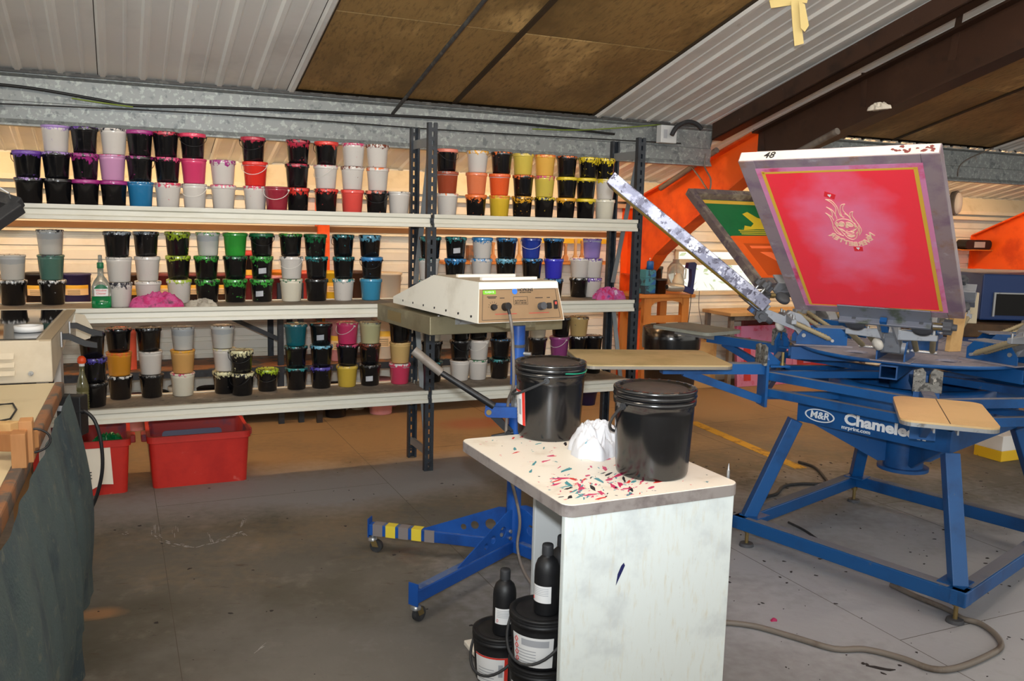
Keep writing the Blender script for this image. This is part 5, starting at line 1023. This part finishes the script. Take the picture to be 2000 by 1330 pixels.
tag(MB().grid(cl, 150, 24).build('draped_cloth', 'cloth_green', loc=W0_), 'grey-green cloth hanging in folds from the workbench edge', 'cloth')
for (px, py, d_, hgt) in ((38, 905, 0, .085),): pass
j0 = onz(28, 905, WZ)-W0_; jg = T('wooden_jig', 'small wooden clamp jig of pale blocks lying on the workbench', 'jig', W0_+Vector((j0.x, j0.y, WZ)))
MB().obox((0, 0, 0), (.022, -.05, 0), (.03, .012, 0), (0, 0, .085)).build('jaw', 'wood', jg, bevel=.002); MB().obox((-.006, .045, .0), (.02, -.045, 0), (.028, .011, 0), (0, 0, .105)).build('jaw', 'wood', jg, bevel=.002)
MB().obox((-.12, .03, .02), (.12, .0, 0), (.02, .05, 0), (0, 0, .045)).build('block', 'wood', jg, bevel=.002); MB().obox((-.11, .05, .055), (.07, .01, 0), (.01, .035, 0), (0, 0, .03)).build('block', 'ply', jg, bevel=.002)
MB().tube([Vector((.03, .03, .05))+Vector((.035*math.sin(a_), .02*math.sin(a_), .03*math.cos(a_))) for a_ in [i*.3 for i in range(12)]], .003, 6).build('cord_loop', 'black_cable', jg)
bl = MB().tube([onz(-20+x, y, WZ+.004) for x, y in ((0, 800), (20, 790), (45, 788), (52, 800), (40, 818), (20, 822), (-5, 822))], .003, 6).build('looped_wire', 'black_cable'); tag(bl, 'thin black cord looped on the workbench top', 'cord')
# ---------------------------------------------------------------- exposure unit behind the bench
XZ = 1.0; xf, xb = onz(100, 664, XZ), onz(148, 605, XZ); xd = (xb-xf); xd.z = 0; XL = xd.length; xd.normalize(); xn = Vector((-xd.y, xd.x, 0)); X0 = Vector((xf.x, xf.y, 0))
ex = T('exposure_unit', 'beige exposure unit with glass top and black latches beside the rack', 'exposure unit', X0)
def xp(u, v_, z): return xd*u+xn*v_+zv*z        # u away along the right side, v to the left
sd_ = .05
MB().add([xp(0, .0, XZ), xp(0, 1.1, XZ), xp(XL, 1.1, XZ), xp(XL, 0, XZ), xp(0, sd_*0, XZ-.155), xp(0, 1.1, XZ-.155), xp(XL, 1.1, XZ-.155), xp(XL, .05, XZ-.155)], [(0, 3, 2, 1), (0, 1, 5, 4), (3, 0, 4, 7), (1, 2, 6, 5), (2, 3, 7, 6), (4, 5, 6, 7)]).build('case', 'expo_beige', ex, bevel=.004)
MB().obox(xp(.02, .05, XZ+.0005), xd*(XL-.05), xn*1.0, zv*.004).build('glass_top', 'expo_glass', ex)
MB().obox(xp(0, 0, XZ-.004), xd*XL, xn*.04, zv*.006).build('rim_strip', 'expo_side', ex)
for k in range(3):
    for c_ in range(2): MB().prism([(0, 0), (-.014, -.004), (0, .016)], xp(0, .12+c_*.13, XZ-.06-.03*k), xd, zv, xn*.08).build('louvre', 'expo_beige', ex)
for u in (.30, .66):
    MB().obox(xp(u, -.002, XZ-.07), xd*.03, xn*-.005, zv*.06).build('latch_plate', 'steel_bright', ex)
    MB().prism([(0, -.010), (.025, -.012), (.08, -.04), (.125, -.048), (.125, -.028), (.08, -.016), (.025, .012), (0, .012)], xp(u+.005, -.006, XZ-.03), -xn, zv, xd*.02).build('latch_lever', 'black_rubber', ex)
MB().prism([(0, 0), (.06, .02), (.075, .06), (.04, .13), (0, .14)], xp(XL-.05, .0, XZ-.15), -xn, zv, xd*.004).build('end_flap', 'expo_beige', ex)
MB().cyl(xp(-.002, .07, XZ-.12), xp(-.006, .07, XZ-.12), .009, n=10).build('bolt', 'steel', ex)
for u, v_ in ((.30, .06), (XL-.15, .06), (.30, 1.0), (XL-.15, 1.0)): MB().obox(xp(u, v_, 0), xd*.12, xn*.03, zv*(XZ-.155)).build('leg', 'stand_grey', ex)
# glass-top clutter: tape roll seen on the glass
tr = onz(32, 655, XZ+.006); t = tag(MB().lathe([(.034, 0), (.05, 0), (.05, .022), (.034, .022), (.034, 0)], 24).build('tape_roll', 'label_white', loc=(tr.x-.02, tr.y+.12, XZ+.006)), 'roll of white tape lying on the exposure unit glass', 'tape')
# raised lid, its corner reaching into view
lc = ony(38, 402, 3.35)
lc = lc-X0
lu, lv = Vector((-.62, .10, .16)), Vector((-.45, -.55, -.52)); ln_ = lu.cross(lv).normalized(); ln_ = ln_ if ln_.z > 0 else -ln_
ld = MB().obox(lc, lu, lv, ln_*.02).build('lid', 'black_matte', ex)
MB().bar(lc, lc+lu, .05, .045, ln_).bar(lc, lc+lv, .05, .045, ln_).build('rubber_edge', 'black_rubber', ld, bevel=.004)
MB().bar(lc+lu*.04+ln_*.03, lc+lu.normalized()*.02+ln_*.06, .004, .004).bar(lc+lu.normalized()*.02+ln_*.06, lc+lu.normalized()*.05+ln_*.075, .004, .004).build('clip', 'steel_bright', ld)
# power box with plug and flex hanging behind the bench
pb = ony(142, 810, 3.22); t = T('power_box', 'black socket box with plugged flex hung behind the workbench end', 'power supply', (pb.x, pb.y, 0)); PB = Vector((pb.x, pb.y, 0))
MB().box(-.045, .045, -.03, .03, pb.z-.075, pb.z+.075).build('case', 'black_matte', t, bevel=.004); MB().box(-.042, -.005, -.0315, -.03, pb.z+.02, pb.z+.04).build('rating_label', 'label_grey', t)
fx = [ony(x, y, 3.2)-PB for x, y in ((150, 806), (165, 803), (185, 822), (197, 862), (200, 915), (190, 965), (174, 1002))]; MB().tube(smooth(fx), .007, 8).build('flex', 'black_cable', t); MB().cyl(fx[0]-Vector((.02, 0, 0)), fx[1], .013, .009, 10).build('plug', 'black_matte', t)
t = T('hose_connector', 'black pipe connectors standing behind the draped cloth end', 'pipe', (ony(140, 880, 3.3).x, 3.3, 0)); zz = ony(158, 900, 3.3).z
MB().cyl((0, 0, 0), (0, 0, zz), .022, n=16).build('pipe', 'black_matte', t); MB().cyl((0, 0, zz), (0, 0, zz+.05), .016, n=16).cyl((0, 0, zz-.02), (0, 0, zz+.005), .026, n=16).build('collar', 'black_rubber', t); MB().cyl((-.01, .06, 0), (-.01, .06, zz+.08), .016, n=14).build('pipe', 'black_matte', t)
# ---------------------------------------------------------------- wooden bench under the window and its clutter
bp_ = tosf(ony(1250, 576, 7.25)); BW, BD, BZ2 = .56, .42, bp_.z
wt = T('wooden_bench', 'small orange-stained wooden bench standing before the siding wall', 'bench', sf(bp_.x, bp_.y, 0), A)
MB().box(0, BW, 0, BD, BZ2-.03, BZ2).build('top', 'wood_orange', wt, bevel=.004)
for x, y in ((.06, .02), (BW-.12, .02), (.06, BD-.07), (BW-.12, BD-.07)): MB().box(x, x+.07, y, y+.05, 0, BZ2-.03).build('leg', 'wood_orange', wt)
MB().box(.06, BW-.05, .03, .055, BZ2-.24, BZ2-.18).build('rail', 'wood_orange', wt); MB().prism([(.13, -.03), (.13, -.10), (.16, -.07), (.24, -.055), (.34, -.055), (.42, -.07), (.45, -.10), (.45, -.03)], (0, .02, BZ2), (1, 0, 0), (0, 0, 1), (0, .02, 0)).build('apron', 'wood_orange', wt)
MB().bar((.10, .06, BZ2-.06), (.10, BD-.08, BZ2-.22), .03, .04).build('brace', 'wood_orange', wt)
def wp(px, dy): q = onf(px, 560, bp_.y+dy); return sf(q.x, bp_.y+dy, BZ2+.001)
for k, lb_ in enumerate(('bottom', 'middle', 'top')):
    l = wp(1264, .10)
    t = T('small_carton', '%s of three small teal cartons stacked on the wooden bench' % lb_, 'carton', l+Vector((0, 0, .068*k)), A+.1); MB().box(-.055, .055, -.045, .045, 0, .067).build('carton', 'box_teal', t, bevel=.002); MB().prism([(-.01, .01), (.05, .01), (.05, .05)], (0, -.0455, 0), (1, 0, 0), (0, 0, 1), (0, -.0006, 0)).build('printed_flash', 'can_blue', t)
t = T('spray_can', 'blue aerosol can standing on the teal cartons', 'can', wp(1268, .10)+Vector((0, 0, .205)), A); MB().lathe([(0, 0), (.03, 0), (.03, .06), (.026, .068), (.012, .072), (.012, .082), (0, .084)], 18).build('can', 'can_blue', t); MB().lathe([(.010, .08), (.009, .094), (0, .095)], 10).build('nozzle', 'label_white', t)
for px, dy, r, h, z_, lb_ in ((1288, .10, .062, .125, 0, 'black tub on the wooden bench beside teal cartons'), (1278, .26, .065, .22, 0, 'taller black tub at the back of the wooden bench')):
    t = T('bench_tub', lb_, 'tub', wp(px, dy), A); MB().lathe([(0, 0), (r*.86, 0), (r, h*.9), (r*1.06, h*.9), (r*1.06, h*.98), (r*.95, h), (0, h*.97)], 24).build('body', 'black_plastic', t); MB().lathe([(r*1.07, h*.92), (r*1.07, h*1.0), (r*.95, h*1.01), (0, h*.99)], 24).build('lid', 'black_matte', t)
t = T('clear_jug', 'empty translucent jug standing behind the black bench tub', 'jug', wp(1318, .32)+Vector((0, 0, 0)), A); MB().lathe([(0, 0), (.075, 0), (.075, .20), (.05, .24), (.03, .255), (.03, .28), (0, .28)], 20).build('body', 'clear_plastic', t); MB().tube([(.07, 0, .10), (.105, 0, .11), (.11, 0, .19), (.06, 0, .22)], .008, 6).build('handle', 'clear_plastic', t)
t = T('heat_gun', 'steel-nosed heat gun with navy handle on the wooden bench', 'heat gun', wp(1327, -.035)+Vector((0, 0, .024)), A)
MB().lathe([(0, 0), (.026, 0), (.028, .01), (.036, .03), (.036, .10), (.03, .16)], 18, (-.13, -.01, .042), (1, .05, -.06)).build('nozzle', 'steel_silver', t); MB().lathe([(.018, 0), (.02, .001), (.018, .004), (0, .004)], 14, (-.133, -.01, .042), (-1, -.05, .06)).build('nozzle_mouth', 'dark_void', t)
MB().bar((.02, 0, .035), (.13, 0, .0), .05, .045).prism([(.09, .005), (.125, .005), (.135, .10), (.145, .20), (.15, .235), (.13, .25), (.07, .245), (.06, .20), (.10, .19), (.105, .10)], (0, -.022, 0), (1, 0, 0), (0, 0, 1), (0, .044, 0)).build('handle', 'navy', t)
MB().lathe([(0, 0), (.05, 0), (.052, .05), (.026, .10), (.022, .115), (0, .115)], 18, (.035, .07, .035)).build('shell', 'window_frame', t)
fxs = [sf(*(tosf(wp(1347, .02)))) for _ in range(1)]
q = [onf(x, y, bp_.y-.01) for x, y in ((1350, 565), (1349, 590), (1346, 615), (1342, 640))]; tag(MB().tube(smooth([sf(*p_) for p_ in q]), .003, 6).build('heat_gun_flex', 'black_cable'), 'black flex hanging from the heat gun over the bench leg', 'flex')
q = [onf(x, y, bp_.y+.2) for x, y in ((1366, 568), (1365, 600), (1370, 630), (1373, 655))]; tag(MB().tube(smooth([sf(*p_) for p_ in q]), .003, 6).build('socket_flex', 'conduit_grey'), 'thin grey flex hanging beside the wooden bench', 'flex')
# dark bin
bn = ony(1312, 640, 6.35); t = T('waste_bin', 'large dark brown waste bin lined with black bag by the bench', 'bin', (bn.x, bn.y, 0)); r = .205; h = bn.z
MB().lathe([(0, 0), (r*.8, 0), (r*.82, .02), (r*.95, h*.9), (r, h*.92), (r, h*.98), (r*.95, h), (r*.88, h*.96), (r*.8, .05)], 36).build('body', 'steel_bin', t)
MB().lathe([(r*1.02, h*.80), (r*1.035, h*.9), (r*1.02, h*1.005), (r*.96, h*1.01), (r*.85, h*.8), (0, h*.6)], 36).build('liner', 'black_plastic', t)
pbx = onz(1392, 757, 0); q = tosf(pbx); t = tag(MB().box(q.x-.24, q.x+.02, q.y, q.y+.25, 0, .42).build('plywood_box', 'ply', loc=Ov, rz=A, bevel=.004), 'plain plywood box on the floor between bin and grey table', 'box')
# steel-legged table beneath the window with stored screens
g0 = tosf(Vector((1.94, 7.77, .70))); gt = T('steel_table', 'pale wood topped table on grey steel legs beneath the window', 'table', sf(g0.x, g0.y, 0), A)
MB().box(0, 1.7, 0, .42, .67, .70).build('top', 'ply', gt, bevel=.003)
for x in (.02, 1.64):
    for y in (.02, .36): MB().box(x, x+.04, y, y+.04, 0, .67).build('leg', 'conduit_grey', gt)
MB().box(.02, 1.68, .02, .045, .63, .67).build('rail', 'conduit_grey', gt)
def stored(px0, px1, yy, h, mat, fm, lab, lean=.12):
    a_, c_ = onf(px0, 700, yy).x, onf(px1, 700, yy).x; t = T('stored_screen', lab, 'screen', sf(a_, yy, 0), A); w_ = c_-a_; f_ = .05
    up = Vector((0, lean, 1)).normalized(); n_ = Vector((0, -1, lean)).normalized()
    for (x0, x1, z0_, z1_) in ((0, f_, 0, h), (w_-f_, w_, 0, h), (f_, w_-f_, 0, f_), (f_, w_-f_, h-f_, h)): MB().prism([(x0, z0_), (x1, z0_), (x1, z1_), (x0, z1_)], (0, 0, .003), (1, 0, 0), up, n_*-.035).build('frame_bar', fm, t)
    m_ = MB().prism([(f_, f_), (w_-f_, f_), (w_-f_, h-f_), (f_, h-f_)], Vector((0, 0, .003))+n_*-.004, (1, 0, 0), up, n_*-.002).build('mesh', mat, t)
    MB().prism([(f_+.03, f_), (f_+.11, f_), (f_+.11, h-f_-.06), (f_+.03, h-f_-.06)], Vector((0, 0, .003))+n_*-.0015, (1, 0, 0), up, n_*-.002).build('stencil_band', 'crate_red', m_)
    for k in range(9): MB().prism([(w_*.62, h*.2+k*.04), (w_*.70, h*.2+k*.04), (w_*.70, h*.2+k*.04+.022), (w_*.62, h*.2+k*.04+.022)], Vector((0, 0, .003))+n_*-.0015, (1, 0, 0), up, n_*-.002).build('stencil_mark', 'mesh_lilac', m_)
stored(1443, 1560, g0.y+.10, .56, 'mesh_lilac', 'mesh_lilac', 'pink-meshed screen leaning beneath the steel-legged table', .10); stored(1452, 1640, g0.y+.24, .60, 'crate_red', 'pot_maroon', 'dark red screen leaning behind the pink-meshed one', .05)
# ---------------------------------------------------------------- machines and fittings at the far side
cd = T('conveyor_dryer', 'dark blue conveyor dryer with brown belt and black mouth', 'conveyor dryer', (3.5, 6.55, 0))
MB().box(0, 1.6, 0, .9, .82, 1.165).build('hood', 'dryer_blue', cd, bevel=.01); MB().box(.10, 1.5, -.012, 0, .86, 1.02).build('mouth', 'dark_void', cd); MB().box(.085, .10, -.016, 0, .85, 1.03).box(.10, 1.5, -.016, 0, 1.02, 1.03).build('mouth_frame', 'steel', cd)
MB().box(-.45, 1.6, -.10, .92, .70, .80).build('belt', 'belt', cd, bevel=.01); MB().box(-.40, 1.6, -.05, .85, .58, .70).build('bed', 'dryer_blue', cd)
for x in (-.35, 1.45):
    for y in (.0, .75): MB().box(x, x+.06, y, y+.06, 0, .58).build('leg', 'dryer_blue', cd)
q = ony(1912, 620, 6.75); tag(MB().box(-.13, .10, -.05, .10, .8005, 1.03).build('cream_carton', 'window_frame', loc=(3.34, 6.52, 0), bevel=.004), 'plain cream carton standing on the conveyor dryer belt', 'carton')
q = ony(1912, 552, 7.7); t = T('white_canister', 'white rounded plastic canister standing beyond the conveyor dryer', 'canister', (q.x, 7.7, 0)); MB().lathe([(0, 0), (.11, 0), (.12, .02), (.12, q.z+.0), (.10, q.z+.08), (.05, q.z+.10), (0, q.z+.10)], 24).build('body', 'tub_handle_white', t); MB().lathe([(.04, q.z+.09), (.04, q.z+.12), (0, q.z+.12)], 16).build('cap', 'tub_handle_white', t)
q = onf(1912, 478, 1.75); t = T('emergency_light', 'black oblong emergency light on a bracket by the orange column', 'light fitting', sf(q.x, 1.75, q.z), A); MB().prism(rr(.40, .10, .045, 5), (0, 0, 0), (1, 0, 0), (0, 0, 1), (0, .12, 0)).build('housing', 'black_matte', t, bevel=.006); MB().box(-.07, .09, -.004, 0, -.03, .03).build('diffuser', 'label_grey', t); MB().box(-.22, .22, 0, .20, -.062, -.052).build('bracket', 'wood_orange', t)
q = onf(1866, 397, 1.80); t = T('alarm_sensor', 'oval white wall sensor on a black back below the eave', 'sensor', sf(q.x, 1.78, q.z), A); MB().prism([(.055*math.cos(a_), .125*math.sin(a_)) for a_ in [i*math.tau/28 for i in range(28)]], (0, 0, 0), (1, 0, 0), (0, 0, 1), (0, .06, 0)).build('back', 'knob_grey', t); q2 = MB().lathe([(.05, 0), (.045, .02), (.02, .035), (0, .038)], 24, (.012, 0, 0), (0, -1, 0)); q2.v = [(x, y, z*2.25) for x, y, z in q2.v]; q2.build('cover', 'label_grey', t)
# ---------------------------------------------------------------- ceiling rod, cables, tape
p_ = onf(767, 222, .63); tag(MB().cyl(p_, p_+Vector((0, -3.4, 3.4*TAN)), .011, n=10).build('sag_rod', 'galv_dark', loc=Ov, rz=A), 'dark ribbed steel rod slanting up beneath the brown rooflight', 'rod')
def cable(px, yy, r, mat, nm, lab, cat='cable'): return tag(MB().tube(smooth([sf(*onf(x, y, yy)) for x, y in px]), r, 8).build(nm, mat), lab, cat)
cable([(-60, 160), (60, 172), (200, 196), (260, 206), (420, 210), (700, 222), (1000, 240), (1200, 262)], .628, .008, 'black_cable', 'purlin_cable', 'thick black cable sagging along the upper purlin face')
cable([(-60, 200), (300, 216), (600, 234), (900, 256), (1250, 276), (1330, 280)], .625, .004, 'black_cable', 'purlin_flex', 'thin black cable run along the middle of the purlin')
cable([(140, 192), (200, 201), (260, 209)], .622, .004, 'earth_wire', 'earth_wire', 'short green and yellow earth wire beside the thick purlin cable', 'wire')
cable([(1040, 252), (1130, 254), (1220, 249), (1290, 243)], .622, .004, 'earth_wire', 'earth_wire', 'long green and yellow earth wire running to the junction box', 'wire')
q = onf(1308, 262, .50); t = T('junction_box', 'grey electrical junction box fixed at the purlin end', 'junction box', sf(q.x, .50, q.z), A); MB().box(-.07, .06, 0, .06, -.06, .06).build('case', 'cab_grey', t, bevel=.004); MB().box(-.05, -.02, -.002, 0, -.03, .03).build('rating_label', 'label_grey', t)
cable([(1312, 264), (1322, 248), (1342, 238), (1360, 242), (1370, 252)], .46, .016, 'black_rubber', 'corrugated_hose', 'black corrugated hose arching from the junction box', 'hose')
def onr(px, s): return [sf(*ons(x, y, s)) for x, y in px]
tag(MB().cyl(*onr([(1546, 304), (1636, 256)], 2.40), .021, n=14).build('rafter_pipe', 'conduit_grey'), 'short grey pipe clipped under the brown rafter', 'pipe')
tag(MB().cyl(*onr([(1290, 368), (1400, 293)], 2.42), .021, n=14).build('haunch_pipe', 'conduit_grey'), 'grey pipe end lying along the orange haunch', 'pipe')
tag(MB().tube(smooth(onr([(1338, 310), (1365, 345), (1384, 372), (1388, 350), (1376, 325), (1378, 300)], 2.30)), .006, 6).build('hanging_cord', 'conduit_grey'), 'grey cord hanging in a loop before the orange haunch', 'cord')
def strip(pts, s, nm, mat, lab, cat, th=.003):
    P2 = [ons(x, y, s) for x, y in pts]; return tag(MB().prism([(q.y, q.z) for q in P2], (s-th, 0, 0), (0, 1, 0), (0, 0, 1), (th, 0, 0)).build(nm, mat, loc=Ov, rz=A), lab, cat)
strip([(1683, 142), (1694, 142), (1691, 209), (1681, 209)], 2.512, 'tape_patch', 'brown_scuffed', 'short strip of brown tape on rafter above the crumpled paper', 'tape'); strip([(1870, 26), (1882, 26), (1866, 118), (1851, 118)], 2.512, 'tape_patch', 'brown_scuffed', 'long strip of brown tape high on the rafter', 'tape'); strip([(1484, 254), (1491, 254), (1494, 296), (1487, 296)], 2.512, 'tape_patch', 'brown_scuffed', 'strip of brown tape where orange paint meets brown', 'tape')
q = sf(*ons(1718, 208, 2.44)); rag('crumpled_paper', 'paper', 'crumpled white paper tucked on the brown rafter flange', q-Vector((0, 0, .02)), .075, .03, .05, 31, rz=A+math.pi/2, cat='paper')
def hang(pts, Y, nm, mat, lab, cat):
    P2 = [ony(x, y, Y) for x, y in pts]; q = MB(); k = len(P2); c_ = sum((v for v in P2), Vector())/k
    q.prism([(v.x-c_.x, v.z-c_.z) for v in P2], (0, 0, 0), (1, 0, 0), (0, 0, 1), (0, .004, 0)); return tag(q.build(nm, mat, loc=c_), lab, cat)
for pts, Y, lb_ in (([(1497, -20), (1583, -20), (1576, 6), (1552, 4), (1545, 10), (1520, 14), (1506, 16)], 4.62, 'curled wad of masking tape stuck under the white roof sheets'), ([(1545, 2), (1560, 2), (1570, 85), (1552, 90), (1548, 50)], 4.60, 'long masking tape strip dangling from the white roof'), ([(1560, 2), (1572, 8), (1580, 50), (1572, 62), (1564, 55)], 4.58, 'short masking tape strip dangling beside the long one')): hang(pts, Y, 'masking_tape', 'masking', lb_, 'tape')
cable([(2010, 256), (1950, 285), (1900, 306), (1880, 318), (1872, 330), (1870, 345)], .60, .006, 'conduit_grey', 'roof_cable', 'grey cable drooping across the second purlin beyond the rafter')
q = onz(1975, 900, 0); t = T('yellow_carton', 'white and yellow carton on the floor beyond the press legs', 'carton', (q.x, q.y, 0), A); MB().box(-.10, .14, 0, .2, .0, .07).build('base', 'pot_yellow', t, bevel=.003); MB().box(-.10, .14, 0, .2, .07, .17).build('top', 'label_white', t, bevel=.003)
# ---------------------------------------------------------------- floor markings, cables, scraps
f0, f1 = onz(1352, 824, 0), onz(1565, 915, 0); tag(MB().bar(f0+Vector((0, 0, .001)), f1+Vector((0, 0, .001)), .085, .002).build('floor_tape', 'floor_tape'), 'worn yellow marking tape stuck to the floor near the press', 'tape')
def fl_cable(px, r, mat, lab): tag(MB().tube(smooth([onz(x, y, r) for x, y in px]), r, 8).build('floor_cable', mat), lab, 'cable')
fl_cable([(1398, 1214), (1470, 1222), (1550, 1244), (1630, 1267), (1690, 1268), (1760, 1285), (1820, 1306), (1870, 1304), (1930, 1280), (1955, 1262), (1945, 1240), (1915, 1218), (1880, 1208), (1850, 1190), (1790, 1165), (1740, 1142)], .011, 'conduit_grey', 'dusty grey cable looping over the floor before the press')
fl_cable([(1560, 902), (1590, 912), (1608, 930), (1612, 944), (1560, 945), (1530, 950), (1515, 965), (1480, 972)], .009, 'black_rubber', 'black cable trailing from the yellow tape to the press frame'); fl_cable([(1540, 1020), (1570, 1035), (1595, 1052)], .006, 'black_rubber', 'short dusty cable lying inside the press frame')
rnd = random.Random(3); db = MB()
for i in range(420):
    x, y = (rnd.uniform(.9, 3.2), rnd.uniform(2.7, 5.6)) if rnd.random() < .75 else (rnd.uniform(-2, 1.2), rnd.uniform(2.6, 5.2)); r_ = rnd.choice([.002, .003, .004, .007, .010]); an = rnd.uniform(0, 6.3)
    db.prism([(r_*rnd.uniform(.5, 1.4)*math.cos(t*1.257), r_*rnd.uniform(.3, .9)*math.sin(t*1.257)) for t in range(5)], (x, y, .0005), (math.cos(an), math.sin(an), 0), (-math.sin(an), math.cos(an), 0), (0, 0, .0015))
stuff(tag(db.build('floor_debris', 'debris'), 'dark lint and dirt flecks scattered over the floor', 'debris'))
q = onz(1511, 1212, 0); rag('pink_scrap', 'scrap_pink', 'small crimson scrap lying on the floor before the press', (q.x, q.y, 0), .014, .010, .012, 4, cat='scrap', n=8)
for px, py, lb_, sx in ((1720, 1306, 'dark flattened strip of dirt on the floor beside the cable loop', .05), (1735, 1303, '', .02)):
    if lb_: q = onz(px, py, 0); tag(MB().prism([(-sx, 0), (-.02, .008), (.02, .004), (sx, .008), (sx*.6, -.008), (0, -.010), (-.03, -.004)], (q.x, q.y, .0005), (.9, -.3, 0), (.3, .9, 0), (0, 0, .003)).build('dirt_strip', 'debris'), lb_, 'scrap')
sc = MB()
for st_ in ([(303, 1018), (302, 1045), (312, 1052)], [(312, 1054), (335, 1062), (360, 1066), (385, 1068), (410, 1062), (430, 1056)], [(408, 1040), (414, 1060)], [(430, 1056), (455, 1045), (470, 1038), (480, 1046)], [(470, 1038), (478, 1012)], [(240, 1040), (250, 1042)], [(340, 1030), (342, 1052)], [(500, 1270), (520, 1255)]):
    P2 = [onz(x, y, .0008) for x, y in st_]
    for a_, c_ in zip(P2[:-1], P2[1:]):
        for _ in range(7): o_ = Vector((random.gauss(0, .006), random.gauss(0, .012), 0)); f_ = random.random()*.7; sc.bar(a_+(c_-a_)*f_+o_, a_+(c_-a_)*(f_+.3)+o_, random.uniform(.0008, .0025), .0006)
mk('chalk', (170, 168, 166), .9); stuff(tag(sc.build('chalk_scuffs', 'chalk'), 'white chalky scuff marks on the floor before the red crates', 'scuff marks'))
# ---------------------------------------------------------------- hedge beyond the window
rnd = random.Random(9); hg = MB()
for i in range(1100):
    c_ = Vector((rnd.uniform(2.2, 7.5), rnd.uniform(3.6, 4.6), abs(rnd.gauss(0, .55))+rnd.choice((0, .5)))); a_, e_ = Vector((rnd.gauss(0, 1), rnd.gauss(0, 1), rnd.gauss(0, 1))).normalized(), rnd.uniform(.03, .06); b2_ = a_.orthogonal().normalized()
    hg.add([c_-a_*e_, c_+b2_*e_*.45, c_+a_*e_, c_-b2_*e_*.45], [(0, 1, 2, 3)])
stuff(tag(hg.build('hedge', 'foliage', loc=Ov, rz=A), 'sunlit green hedge growing outside the window', 'hedge'))
